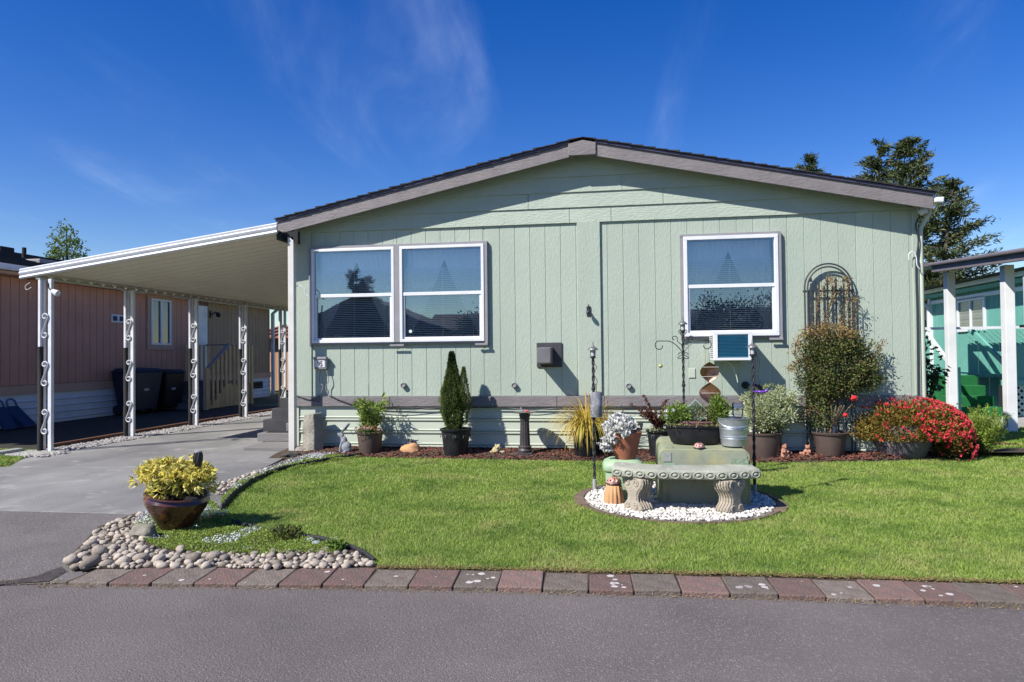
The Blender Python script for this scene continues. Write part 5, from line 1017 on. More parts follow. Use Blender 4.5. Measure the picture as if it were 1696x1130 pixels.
# 12 arched trellis
g = W(1370, 600, WY-.12); t = thing('trellis', 'tall dark arched metal trellis with spear slats leaning on the sage wall', 'trellis', (g.x, WY-.07, 0)); tm = M('trellis_metal', (.05, .055, .065), (.03, .035, .04), 10, .5)
def tx(px, py): p = W(px, py, t.location.y); return (p.x-t.location.x, 0, p.z)
L0, R1_ = tx(1333, 500), tx(1412, 500); cx = (L0[0]+R1_[0])/2; rr = (R1_[0]-L0[0])/2; zc = tx(1370, 476)[2]
for k, r in enumerate((rr, rr-.035)): m = MB(); m.tube([(cx-r, 0, .0)]+[(cx+r*math.cos(a), 0, zc+r*1.05*math.sin(a)) for a in np.linspace(math.pi, 0, 21)]+[(cx+r, 0, .0)], .010, 8); m.obj('arch', tm, t, smooth=60)
for px in (1343, 1356, 1370, 1384, 1397): q = tx(px, 470); m = MB(); m.box(q[0]-.011, q[0]+.011, -.012, -.002, .3, q[2]+.03*(1-abs(px-1370)/30)); m.prism([(q[0]-.02, -.012, q[2]+.02), (q[0]+.02, -.012, q[2]+.02), (q[0], -.012, q[2]+.09)], (0, .008, 0)); m.obj('slat', tm, t)
for py in (482, 560, 650): z = tx(1370, py)[2]; m = MB(); m.box(cx-rr-.02, cx+rr+.02, .001, .012, z-.012, z+.012); m.obj('crossbar', tm, t)
# 13 brown pot with the big climbing shrub
t, s, h, rt = potat('climbing_shrub', 'large dense shrub in a brown pot climbing the arched trellis', 'potted plant', 1375, 762, 29.5, 21, 46, browpot)
vine = LM('vine_leaf', [(.04, .06, .02), (.08, .12, .03), (.14, .19, .05), (.12, .10, .04), (.20, .15, .07)], .25)
vtop = LM('vine_tip', [(.28, .12, .06), (.40, .25, .12), (.20, .19, .06), (.45, .36, .18)], .35)
c = local(t, 1386, 600); X_ = 78*s
P, D = crown(rn, c+[0, .0, -6*s], (78*s, 44*s, 68*s), 420, 24, .034, .5, .3, .25); P[:, 1] = np.minimum(P[:, 1], WY-.03-t.location.y)
leaves('foliage', P, D, rn.uniform(.02, .038, len(P)), .016, vine, t, .15, rn)
c2 = local(t, 1358, 665); P, D = crown(rn, c2, (34*s, 30*s, 64*s), 110, 22, .035, .3, .3, .2); P[:, 1] = np.minimum(P[:, 1], WY-.03-t.location.y); leaves('foliage', P, D, rn.uniform(.02, .038, len(P)), .016, vine, t, .15, rn)
c4 = local(t, 1440, 622); P, D = crown(rn, c4, (26*s, 26*s, 34*s), 60, 18, .035, .4, .3, .2); P[:, 1] = np.minimum(P[:, 1], WY-.03-t.location.y); leaves('foliage', P, D, rn.uniform(.02, .038, len(P)), .016, vine, t, .15, rn)
c2 = local(t, 1374, 556); P, D = crown(rn, c2, (50*s, 34*s, 24*s), 120, 18, .03, .7, .3, .4, low=-.2); P[:, 1] = np.minimum(P[:, 1], WY-.03-t.location.y); leaves('tip_foliage', P, D, rn.uniform(.018, .032, len(P)), .014, vtop, t, .15, rn)
pth = [[(1350, 560), (1352, 520), (1356, 495), (1368, 470), (1380, 462)], [(1390, 560), (1396, 530), (1400, 500), (1404, 470), (1398, 458)], [(1410, 560), (1415, 530), (1413, 500), (1420, 490)], [(1362, 560), (1370, 520), (1378, 495), (1384, 470), (1370, 458)], [(1330, 575), (1322, 560), (1318, 575), (1316, 590)], [(1345, 600), (1325, 595), (1312, 612), (1305, 610)], [(1440, 600), (1456, 580), (1462, 565)], [(1340, 680), (1325, 690), (1322, 700)]]
m = MB(); cs, ds = [], []
for q in pth:
    q = [local(t, x_, y_, min(.3, WY-.14-t.location.y)) for x_, y_ in q]; m.tube([tuple(v) for v in q], .005, 5)
    for a, b in zip(q[:-1], q[1:]):
        for _ in range(60): cs.append(a+(b-a)*rn.random()+rn.normal(size=3)*.028); ds.append(rn.normal(size=3)+A([0, -.3, .3]))
m.obj('branch', brst, t, smooth=179); cs = A(cs); cs[:, 1] = np.minimum(cs[:, 1], WY-.03-t.location.y); leaves('tip_foliage', cs, A(ds), .026, .013, vtop, t, .15, rn)
m = MB()
for k in range(9): a = rn.uniform(-2.8, -.3); m.tube([(.02*math.cos(a), .02*math.sin(a), h-.03), (.08*math.cos(a)+.02, .04*math.sin(a), h+.14), (.3*math.cos(a), .1*math.sin(a), h+.32)], [.012, .009, .006], 6)
m.obj('trunk', M('tan_stem', (.28, .2, .12), (.16, .11, .07), 14, .85), t, smooth=60)
m = MB(); m.lathe([(.028, h-.02), (.028, h+.085), (.018, h+.09), (0, h+.09)], 12, Matrix.Translation((.04, -.06, 0))); m.obj('plastic_cup', M('blue_black_plastic', (.03, .035, .06), rough=.35), t, smooth=40)
for (px, py, r) in ((1414, 660, .035), (1400, 688, .026)): q = local(t, px, py, -.22); m = MB(); m.blob(tuple(q), (r, r, r), 2, .5, 3, 2); m.obj('flower', M('crimson_petal', (.5, .02, .03), rough=.6), t)
# 14 azalea in stone pot
g = G(1505, 762); s = sc(g); t = thing('azalea_bush', 'wide azalea with orange green leaves and red pink flowers at the right corner', 'potted plant', (g.x, g.y+.22, 0))
m = MB(); m.lathe([(0, 0), (.22, 0), (.26, .03), (.33, .2), (.36, .36), (.35, .4), (.30, .4), (0, .36)], 30); m.obj('pot', M('speckled_stone_pot', (.16, .14, .15), (.08, .07, .085), 40, .85, c3=(.3, .28, .3), s3=90, a3=.8), t, smooth=40)
c = local(t, 1500, 712); azl = LM('azalea_leaf', [(.12, .14, .03), (.24, .23, .05), (.38, .20, .05), (.18, .10, .03)], .3)
P, D = crown(rn, c+[0, -.04, -.05], (98*s, .44, 60*s), 2100, 24, .034, .62, .25, .5, low=-.38); kp = (P[:, 1] < .28) & ((P[:, 2] > c[2]-.06-.05*rn.random(len(P))) | (P[:, 0] > c[0]+52*s)); P, D = P[kp], D[kp]; leaves('foliage', P, D, rn.uniform(.025, .042, len(P)), .016, azl, t, .15, rn)
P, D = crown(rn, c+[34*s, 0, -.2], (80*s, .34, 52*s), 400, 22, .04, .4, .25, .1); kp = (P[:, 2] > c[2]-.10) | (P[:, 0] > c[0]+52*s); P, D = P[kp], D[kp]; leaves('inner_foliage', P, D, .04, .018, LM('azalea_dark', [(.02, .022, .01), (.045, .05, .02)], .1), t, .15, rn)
P, D = crown(rn, c+[66*s, -.02, -26*s], (30*s, .3, 34*s), 120, 22, .034, .6, .25, .2); leaves('foliage', P, D, rn.uniform(.02, .036, len(P)), .013, azl, t, .15, rn)
# blossoms, densest on the upper right
d = nrm(rn.normal(size=(5200, 3))); d = d[(d[:, 2] > -.05) & (d[:, 1] < .35)]; wgt = np.clip(.30+.75*(d[:, 0]*.75+.2), .08, 1); dn = A([noise.noise(Vector(v*3.2)) for v in d]); d = d[(rn.random(len(d)) < wgt*.62) & (dn > -.15)]
cs = c+[0, -.04, -.05]+d*A([100*s, .46, 62*s]); d2 = nrm(rn.normal(size=(60, 3))*[1, 1, .6]+[.5, -.4, 0]); cs2 = c+[66*s, -.05, -26*s]+d2*A([35*s, .31, 34*s]); cs = np.vstack([cs, cs2]); dd = np.vstack([d, d2])
rosettes('blossom', cs, dd+A([0, -.3, .3]), 6, .031, .026, .9, LM('red_pink_petal', [(.62, .03, .06), (.70, .06, .12), (.72, .10, .10), (.60, .09, .04)], .35), t, rn, .2)
stems(t, 20, .45, .25, .33, .3, brst)
# 15 golden thuja-like shrub
g = G(1605, 752); s = sc(g); t = thing('feathery_shrub', 'bright green feathery shrub at the foot of the azalea near the green steps', 'shrub', (g.x+.07, g.y-.12, 0))
th = LM('bright_feathery', [(.16, .26, .03), (.30, .42, .06), (.42, .52, .12)], .4); cs, ds = [], []; m = MB()
for i in range(85):
    a = rn.uniform(0, 6.283); L_ = rn.uniform(.3, .6); d = A([math.cos(a)*rn.uniform(.1, .75), math.sin(a)*rn.uniform(.1, .6), 1.0]); d /= np.linalg.norm(d); p = A([rn.normal()*.05, rn.normal()*.05, 0.02]); e = p+d*L_; m.tube([tuple(p), tuple(e)], [.005, .001], 4)
    for f in rn.uniform(.1, 1, 110): cs.append(p+(e-p)*f+rn.normal(size=3)*.012); ds.append(d*1.2+rn.normal(size=3)*.9)
m.obj('branch', brst, t); leaves('foliage', A(cs), A(ds), .035, .009, th, t, .1, rn)
# 16 dark leafy shrub behind the right corner
t = thing('leafy_shrub', 'dark broad leaved shrub peeking out behind the right corner of the sage house', 'shrub', (3.92, 9.75, 0))
P, D = crown(rn, (.0, 0, .95), (.22, .3, .5), 40, 14, .06, .5, .3, 0); leaves('foliage', P, D+A([0, 0, -.6]), .07, .045, LM('dark_broad', [(.03, .05, .015), (.06, .10, .03), (.10, .15, .05)], .2), t, .2, rn)
stems(t, 6, 1.1, .1, 0, .25, brst, rad=.012)

# ------------------------------------------------------------------ the pebble circle group
# garden lamp posts with twisted shafts
def lamppost(px, by, ptop, lb, depthY=None, foot=True):
    g = G(px, by) if depthY is None else W(px, by, depthY); g.z = 0; s = sc(g); H = W(px, ptop, g.y).z; t = thing('lamp_post', lb, 'garden lamp', (g.x, g.y, 0), 0, 'slim black solar lamp posts')
    m = MB(); zz = np.linspace(0, H-.19, 60)
    for k in range(2): m.tube([(.0065*math.cos(z*42+k*math.pi), .0065*math.sin(z*42+k*math.pi), z) for z in zz], .0085, 6)
    m.obj('shaft', blackm, t, smooth=60)
    for z in (.35, .68, .95):
        if z < H-.3: m = MB(); m.lathe([(.01, z-.02), (.019, z-.01), (.019, z+.01), (.01, z+.02)], 10); m.obj('collar', blackm, t, smooth=40)
    b = H-.19; m = MB(); m.lathe([(.01, b), (.014, b+.01), (.026, b+.018), (.026, b+.03), (.01, b+.034)], 12); m.obj('lamp_base', blackm, t, smooth=40)
    m = MB(); m.lathe([(.020, b+.034), (.024, b+.09)], 12, cap=False); m.obj('lamp_glass', M('frosted_glass', (.45, .46, .47), rough=.3), t, smooth=60)
    for k in range(4): a = k*math.pi/2+.5; m = MB(); m.tube([(.023*math.cos(a), .023*math.sin(a), b+.03), (.027*math.cos(a), .027*math.sin(a), b+.094)], .0025, 5); m.obj('lamp_bar', blackm, t)
    m = MB(); m.lathe([(.048, b+.090), (.046, b+.098), (.03, b+.112), (.012, b+.125), (.006, b+.135), (.007, b+.15), (.002, b+.165), (0, b+.17)], 16); m.obj('lamp_roof', M('weathered_metal', (.12, .12, .12), (.22, .22, .22), 30, .5, metal=.5), t, smooth=40)
    if foot: m = MB(); m.lathe([(.019, 0), (.019, .11), (.012, .115)], 12); m.obj('foot_sleeve', M('grey_pipe', (.3, .3, .3)), t, smooth=40)
    return t, s, H
lp1, s1, H1 = lamppost(985, 814, 562, 'slim black twisted lamp post at the left rim of the pebble bed')
q = W(988, 670, lp1.location.y-.03); t = thing('rain_gauge', 'grey mottled cylinder hung on the left slim lamp post', 'tube', (q.x+.0, q.y, q.z)); m = MB(); m.lathe([(.052, -.115), (.055, -.11), (.055, .11), (.052, .115), (.046, .115), (.046, -.115)], 20, cap=False); m.f.append([0, 0, 0][:0] or [0, 1, 2]); m.f.pop(); m.obj('tube', M('mottled_grey', (.16, .165, .18), (.30, .31, .34), 14, .5, lo=.45, hi=.6), t, smooth=40); m = MB(); m.tube([(0, .0, .115), (0, .02, .16), (-.01, .03, .19)], .003, 5); m.obj('hanger', blackm, t)
lp2, s2, H2 = lamppost(1133, 690, 521, 'taller black twisted lamp post with scrolled shepherd arms behind the planter', 7.15, False)
lp3, s3, H3 = lamppost(1250, 800, 557, 'slim black twisted lamp post right of the galvanised bucket', 6.35)
wire('string_light', 'dead string light wire wound on the left slim lamp post', [(981, 600), (988, 608), (984, 620), (989, 632), (984, 645)], .003, None, lp1.location.y-.02, 'wire')
wire('string_light', 'thin wire hanging beside the right slim lamp post', [(1250, 580), (1257, 600), (1255, 622), (1258, 640), (1254, 655)], .004, None, lp3.location.y, 'wire')
# scroll arms on post 2
def curl(P, c, r, a0, turns, n=14, out=False):
    for k in range(n): f = k/(n-1); P.append((c[0]+r*(1-.72*f)*math.cos(a0+turns*f*6.283), 0, c[1]+r*(1-.72*f)*math.sin(a0+turns*f*6.283)))
def pz(px, py): p = W(px, py, lp2.location.y); return p.x-lp2.location.x, p.z
for s_ in (-1, 1):
    mir = lambda p: (s_*abs(p[0]) if False else p[0]*s_, 0, p[2])
    def side(px, py): a, b = pz(px, py); return -a, b      # measured on the left, mirrored
    P = []; a = side(1133, 592); 
    for f in np.linspace(0, 1, 12): # main arm: from the shaft up and out
        x0, z0 = side(1132, 586); x1, z1 = side(1118, 566); x2, z2 = side(1106, 565); P.append(((1-f)**2*x0+2*f*(1-f)*x1+f*f*x2, 0, (1-f)**2*z0+2*f*(1-f)*z1+f*f*z2))
    xe, ze = side(1093, 573); 
    for f in np.linspace(.1, 1, 16): b = math.pi/2-f*5.4*.9; r = .058*(1-.6*f); P.append((xe-.02+r*math.cos(math.pi-b)*-1*(1) if False else xe-.0+r*math.cos(b), 0, ze+r*math.sin(b)))
    m = MB(); m.tube([mir((p[0], 0, p[2])) for p in P], .0045, 6); m.obj('scroll_arm', blackm, lp2, smooth=60)
    for (cx_, cz_, r, a0, tn_) in ((1126, 588, .042, -.9, -.9), (1117, 561, .034, 3.9, -.9), (1128, 550, .026, 0.2, .9)):
        x_, z_ = side(cx_, cz_); P = []; curl(P, (x_, z_), r, a0, tn_); P = [(.004, 0, P[0][2]+(.05 if cz_ < 570 else .04)*(-1 if cz_ < 570 else 1))]+P
        m = MB(); m.tube([mir(p) for p in P], .004, 6); m.obj('scroll', blackm, lp2, smooth=60)
# wind spinner hanging from right arm
sx_, sz_ = pz(1176, 600); q = W(1175, 600, lp2.location.y); t = thing('wind_spinner', 'copper twisted ribbon wind spinner hanging from the scrolled lamp post', 'wind spinner', (q.x, q.y, q.z)); cu = M('copper', (.36, .20, .11), (.22, .12, .08), 10, .32, metal=.85)
L_ = W(1175, 668, q.y).z-q.z; m = MB(); n = 60
for i in range(n+1):
    f = i/n; z = L_*f; wv = .088*abs(math.sin(min(f*2*math.pi*.98+.25, 6.28)))**.8+.004; a = .5+f*math.pi*2.2
    wv = .092*math.sin(math.pi*min(1, f/.5)**.9)+.006 if f < .5 else .096*math.sin(math.pi*min(1, (f-.5)/.52))+.006
    for u in (-1, -.5, .5, 1): m.v.append((wv*u*abs(math.cos(a*.5)) if False else wv*u, wv*u*.5*math.sin(a)+.02*(1-u*u), z))
for i in range(n):
    for k in range(3): q_2 = i*4+k; m.f.append([q_2, q_2+1, q_2+5, q_2+4])
m.obj('ribbon', cu, t, smooth=179, fix=False); m = MB(); m.tube([(0, 0, 0), (0, 0, .09)], .002, 5); m.obj('hanger', blackm, t)
for i in (.12, .35, .75): m = MB(); m.tube([(-.085, -.03, L_*i), (.085, -.03, L_*i)], .003, 5); m.obj('cross_wire', M('bright_wire', (.5, .45, .4)), t)
q = W(1094, 606, lp2.location.y); t = thing('glass_bauble', 'tiny green glass bauble hanging from the left scrolled arm', 'bauble', q); m = MB(); m.blob((0, 0, 0), .022, 2); m.obj('ball', M('green_gold_glass', (.35, .35, .08), rough=.1, spec=.9), t, smooth=179); m = MB(); m.tube([(0, 0, .02), (.004, 0, .10), (0, 0, .19)], .0012, 4); m.tube([(0, 0, -.02), (.003, 0, -.14)], .0015, 4); m.obj('cord', sur, t)
# hummingbird on post 3
q = W(1262, 649, lp3.location.y-.03); t = thing('hummingbird_ornament', 'purple hummingbird ornament on the right slim lamp post', 'ornament', q); pu = M('purple_gloss', (.10, .03, .30), (.16, .06, .36), 12, .3, spec=.7); m = MB(); m.blob((0, 0, 0), (.042, .018, .016), 2); m.blob((.04, 0, .010), (.017, .014, .014), 2); m.tube([(.05, 0, .012), (.085, 0, .016)], [.004, .001], 5); m.tube([(-.035, 0, 0), (-.085, 0, .004)], [.012, .002], 6); m.obj('body', pu, t, remesh=.003)
for s_ in (-1, 1): m = MB(); m.add([(-.01, s_*.01, .01), (.015, s_*.01, .012), (-.03, s_*.05, .07), (-.065, s_*.045, .055)], [(0, 1, 2, 3)]); m.add([(-.01, s_*.01, .008), (.015, s_*.01, .010), (-.03, s_*.05, .068), (-.065, s_*.045, .053)], [(3, 2, 1, 0)]); m.obj('wing', M('dark_wing', (.02, .02, .04)), t, fix=False)

# green utility pedestal box
g = G(1167, 839); s = sc(g); xl, xr = G(1093, 839).x, G(1243, 839).x; W_ = (xr-xl)/2
t = thing('utility_box', 'faded green metal utility cabinet behind the concrete bench', 'utility box', ((xl+xr)/2, g.y, 0)); zt = W(1167, 745, g.y).z; Dp = .62; gm = M('faded_green_paint', (.22, .26, .185), (.27, .275, .16), 5, .6, c3=(.15, .17, .11), s3=12, a3=.7, det=8)
zb3 = zt+.035; r = .06; pf = [(-W_, 0)]+[(-W_+r-r*math.cos(a), zt-r+r*math.sin(a)) for a in np.linspace(0, 1.57, 7)]+[(W_-r+r*math.sin(a), zt-r+r*math.cos(a)) for a in np.linspace(0, 1.57, 7)]+[(W_, 0)]
m = MB(); m.prism([(x_, .012, z_) for x_, z_ in pf], (0, Dp, 0)); 
for i, v in enumerate(m.v):
    if v[1] > .1 and v[2] > .1: m.v[i] = (v[0]*.97, v[1], v[2]+.035)
m.obj('cabinet', gm, t, bevel=.006)
pf2 = [(-W_+.025, .0+.02)]+[(-W_+.025+r*.7-r*.7*math.cos(a), zt-.02-r*.7+r*.7*math.sin(a)) for a in np.linspace(0, 1.57, 7)]+[(W_-.025-r*.7+r*.7*math.sin(a), zt-.02-r*.7+r*.7*math.cos(a)) for a in np.linspace(0, 1.57, 7)]+[(W_-.025, .02)]
m = MB(); m.prism([(x_, .002, z_) for x_, z_ in pf2], (0, .009, 0)); m.obj('door', M('faded_green_door', (.23, .25, .19), (.32, .31, .16), 4, .55, c3=(.14, .16, .11), s3=9, a3=.6, det=9, lo=.46, hi=.6, st=(1, 1, .45)), t, bevel=.002)
def plate(px0, py0, px1, py1, mat, name, th=.004): a, b = W(px0, py0, t.location.y), W(px1, py1, t.location.y); m = MB(); m.box(a.x-t.location.x, b.x-t.location.x, -th, .0015, b.z, a.z); return m.obj(name, mat, t, bevel=.001)
plate(1211, 760, 1240, 781, M('meter_panel', (.15, .2, .14), (.22, .28, .2), 40, .6, lo=.5, hi=.55), 'warning_panel'); plate(1124, 770, 1139, 777, M('blue_sticker', (.2, .26, .36)), 'sticker'); plate(1100, 768, 1118, 773, M('green_sticker', (.2, .38, .24)), 'sticker'); plate(1098, 750, 1112, 765, M('sticker_frame', (.28, .3, .28), (.2, .22, .2), 30), 'sticker', .003)
m = MB(); m.box(-W_+.06, -W_+.12, .05, .14, zt+.0, zt+.015); m.obj('lid_hinge', gm, t, bevel=.004)
UB = t
# tub planter on the box
zb = zt+.02; q = W(1152, 738, g.y+.26); t = thing('tub_planter', 'oval black tub planter of mixed green plants on the utility cabinet', 'planter', (q.x, g.y+.27, zb)); s = sc(t.location); rt = 50*s; hh = 31*s
m = MB(); m.lathe([(0, 0), (rt*.72, 0), (rt*.78, .01), (rt*.94, hh*.75), (rt*.95, hh-.02), (rt*1.02, hh-.018), (rt*1.03, hh), (rt*.96, hh), (rt*.93, hh-.02), (0, hh-.025)], 40, sy=.52); m.obj('tub', blackpot, t, smooth=35)
m = MB(); m.lathe([(rt*.60, hh-.03), (rt*.66, hh+.015), (rt*.69, hh+.02), (rt*.69, hh+.032), (rt*.64, hh+.032), (rt*.58, hh+.0), (0, hh+.0)], 36, Matrix.Translation((.03, 0, 0)), sy=.5, cap=False); m.obj('inner_pot', M('mauve_pot', (.19, .09, .09), rough=.6), t, smooth=35)
m = MB(); m.lathe([(rt*.93, hh-.018), (0, hh-.012)], 30, sy=.52, cap=False); m.obj('soil', soil, t)
lg = LM('fresh_green', [(.10, .17, .03), (.18, .27, .05), (.26, .36, .08)], .35)
P = rn.normal(size=(900, 3))*[.14, .07, .012]; P[:, 0] = rn.uniform(-rt*.9, rt*.9, 900); P[:, 2] = hh-.01+rn.random(900)*.02; leaves('moss', P, rn.normal(size=P.shape)+[0, 0, .4], .018, .011, LM('mossy', [(.16, .17, .06), (.25, .25, .1)], .2), t, .1, rn)
c = local(t, 1126, 688); P, D = crown(rn, c, (24*s, .1, 16*s), 70, 26, .022, .3, .2, .4); leaves('foliage', P, D, .026, .013, lg, t, .15, rn)
c = local(t, 1190, 682); P, D = crown(rn, c, (20*s, .09, 26*s), 80, 28, .02, .3, .2, .7, taper=.5); leaves('foliage', P, D, .032, .010, lg, t, .15, rn)
c = local(t, 1157, 686); P, D = crown(rn, c, (18*s, .08, 12*s), 30, 20, .02, .3, .2, .6); leaves('foliage', P, D, .034, .008, LM('olive_sprigs', [(.14, .16, .05), (.24, .24, .1), (.2, .12, .07)], .3), t, .15, rn)
for px, py in ((1103, 682), (1115, 681), (1103, 689)): q = local(t, px, py, -.04); rosettes('flower', A([q]*3)+rn.normal(size=(3, 3))*.006, A([[0, -1, .3]]*3), 8, .02, .018, 1, LM('white_petal', [(.75, .75, .78), (.8, .8, .78)], .2), t, rn, .2)
q = W(1152, 683, t.location.y-.02); pv = thing('glass_ornament', 'tilted square clear glass ornament with green edge in the tub planter', 'ornament', q, 0, None, (0, R_(45), 0)); m = MB(); m.box(-.075, .075, -.004, .004, -.075, .075); m.obj('glass', GLASS('thin_glass', .12, (.85, .95, .9)), pv); m = MB()
for a in ((-.078, .078, .075, .079), (-.078, .078, -.079, -.075), (-.079, -.075, -.075, .075), (.075, .079, -.075, .075)): m.box(a[0], a[1], -.006, .006, a[2], a[3])
m.obj('frame', M('glass_edge', (.35, .5, .42), rough=.2), pv)
# bucket
q = W(1216, 744, g.y+.16); t = thing('bucket', 'galvanised metal bucket on the right end of the utility cabinet', 'bucket', (q.x, g.y+.17, zt+.018)); s = sc(t.location); rt = 25*s; rb2 = 20*s; hh = 45*s; gal = M('galvanised', (.50, .53, .56), (.38, .41, .45), 9, .38, metal=.75)
pf = [(0, 0), (rb2, 0)]+[(rb2+(rt-rb2)*f+(.003 if abs(f-.25) < .03 or abs(f-.33) < .03 or abs(f-.7) < .03 or abs(f-.62) < .03 else 0), hh*f) for f in np.linspace(.02, .98, 36)]+[(rt+.006, hh), (rt-.002, hh+.004), (rt-.006, hh-.03), (0, hh-.035)]
m = MB(); m.lathe(pf, 36); m.obj('bucket_body', gal, t, smooth=50)
m = MB(); m.tube([((rt+.002)*math.cos(a), -(rt+.004)*math.sin(a)*.95, hh*.93-.10*math.sin(a)*.6) for a in np.linspace(0, math.pi, 20)], .003, 5); m.obj('handle', gal, t)
m = MB(); m.lathe([(rt*.92, hh-.03), (0, hh-.02)], 24, cap=False); m.obj('gravel_fill', M('pale_grit', (.4, .38, .35), (.2, .18, .16), 60, .9, bump=1), t)
q2 = W(1222, 683, t.location.y); j = thing('solar_jar', 'glass jar solar light standing in the galvanised bucket', 'light', (q2.x, t.location.y, t.location.z+hh-.02)); m = MB(); m.lathe([(.036, .03), (.045, .05), (.047, .14), (.04, .15)], 18, cap=False); m.obj('jar', GLASS('jar_glass', .18, (.9, .9, .88)), j, smooth=60); m = MB(); m.lathe([(0, 0), (.03, 0), (.036, .03), (0, .032)], 16); m.obj('cap', blackm, j, smooth=40); P = rn.normal(size=(60, 3))*[.012, .012, .03]+[0, 0, .085]; leaves('wire_lights', P, rn.normal(size=P.shape), .03, .003, M('coppery_wire', (.35, .22, .12)), j, .2, rn)
# ladybirds
def ladybird(q, r, lb, rz=0):
    t = thing('ladybird_ornament', lb, 'ornament', q, rz, 'ladybird ornaments'); sh2 = M('faded_pink_shell', (.50, .26, .22), (.38, .18, .15), 20, .5)
    m = MB(); m.lathe([(r, .3*r), (r*.96, .55*r), (r*.78, .85*r), (r*.45, 1.08*r), (0, 1.15*r)], 24, sx=1.1); m.obj('shell', sh2, t, smooth=60)
    m = MB(); m.lathe([(0, 0), (r*.9, 0), (r*1.08, .18*r), (r*1.02, .3*r), (0, .32*r)], 24, sx=1.1); m.obj('belly', blackm, t, smooth=60)
    m = MB(); m.tube([(0, -r*.98, .35*r), (0, -r*.72, .92*r), (0, 0, 1.18*r), (0, r*.7, .9*r)], .07*r, 5); m.obj('wing_line', blackm, t)
    for a, z in ((-2.2, .7), (-.9, .7), (-2.75, .62), (-.35, .62)): m = MB(); m.blob((r*.9*math.cos(a)*1.05, r*.86*math.sin(a), z*r), .15*r, 1); m.obj('spot', blackm, t)
    for s_ in (-1, 1): m = MB(); m.blob((s_*.3*r, -.93*r, .62*r), .13*r, 2); m.obj('eye', white, t)
    for s_ in (-1, 1): m = MB(); m.tube([(s_*.2*r, -.6*r, 1.0*r), (s_*.35*r, -.8*r, 1.4*r)], .04*r, 5); m.obj('feeler', blackm, t)
q = W(1158, 741, UB.location.y+.045); ladybird((q.x, q.y, zt+.004), .042, 'ladybird ornament sitting on top of the utility cabinet')
# round-lid green pedestal
g = G(1033, 832); s = sc(g); t = thing('green_pedestal', 'light green plastic utility pedestal with domed lid behind the left bench leg', 'utility box', (g.x-.0, g.y+.17, 0)); gp = M('mint_plastic', (.30, .42, .27), (.26, .37, .24), 4, .5)
H = W(1033, 762, t.location.y-.1).z; hw2 = 34*s; m = MB()
def rsq(r, z, n=32, e=.5): return [(r*math.copysign(abs(math.cos(a))**e, math.cos(a)), r*.95*math.copysign(abs(math.sin(a))**e, math.sin(a)), z) for a in (2*math.pi*k/n for k in range(n))]
def stack(mm, rings):
    n = len(rings[0]); k = len(mm.v)
    for r_ in rings: mm.v += r_
    for i in range(len(rings)-1):
        for j in range(n): mm.f.append([k+i*n+j, k+i*n+(j+1) % n, k+(i+1)*n+(j+1) % n, k+(i+1)*n+j])
    mm.f.append([k+j for j in range(n)][::-1]); mm.f.append([k+(len(rings)-1)*n+j for j in range(n)])
stack(m, [rsq(hw2*.84, 0), rsq(hw2*.9, H-.08)]); m.obj('body', gp, t, smooth=40)
m = MB(); stack(m, [rsq(hw2*.98, H-.095), rsq(hw2*1.02, H-.08), rsq(hw2*1.02, H-.045), rsq(hw2*.94, H-.02), rsq(hw2*.7, H), rsq(hw2*.2, H+.008)]); m.obj('lid', gp, t, smooth=50)
for k in (-.1, .06): m = MB(); m.box(k, k+.02, -hw2*.93, -hw2*.8, .05, H-.1); m.obj('rib', gp, t, bevel=.004)
GP = t
# terracotta pot with dusty miller
t = thing('potted_dusty_miller', 'terracotta pot of silvery white leaves on the green pedestal', 'potted plant', (GP.location.x+.02, GP.location.y-.02, H+.004)); s = sc(t.location); rt = 26*s; hh = 45*s
m = MB(); m.lathe([(0, 0), (rt*.62, 0), (rt*.80, hh*.35), (rt*.98, hh*.78), (rt*1.03, hh*.80), (rt*1.07, hh*.98), (rt, hh), (rt*.93, hh), (rt*.9, hh-.03), (0, hh-.035)], 32); m.obj('pot', terra, t, smooth=35)
sil = LM('silver_leaf', [(.60, .60, .58), (.74, .74, .72), (.66, .66, .64), (.5, .51, .48)], .25)
c = local(t, 1028, 710); P, D = crown(rn, c+[0, -.04, 0], (32*s, .15, 25*s), 150, 1, .01, .6, .2, .2, low=-.5); rosettes('foliage', P, D+A([0, -.3, 0]), 11, .036, .026, 1.3, sil, t, rn, .45)
c = local(t, 1010, 728); P, D = crown(rn, c+[0, -.08, 0], (14*s, .06, 18*s), 30, 1, .01, .6, .2, -.5); rosettes('foliage', P, D+A([0, -.3, -.6]), 10, .036, .024, 1.3, sil, t, rn, .45)
q = W(1062, 706, t.location.y); j = thing('solar_jar', 'glass solar light with black cap stuck in the terracotta pot', 'light', (q.x-.01, q.y-.01, q.z)); m = MB(); m.box(-.022, .022, -.02, .02, -.03, .03); m.obj('cap', blackm, j, bevel=.004, rot=(0, .2, 0)); m = MB(); m.lathe([(.03, 0), (.034, .03), (.03, .07)], 16, Matrix.Translation((-.07, 0, .02)) @ Matrix.Rotation(-.5, 4, 'Y'), cap=False); m.obj('jar', MATS['jar_glass'], j, smooth=60); m = MB(); m.tube([(-.02, 0, -.01), (-.05, 0, -.06), (-.06, 0, -.12)], .006, 5); m.obj('spike', blackm, j)
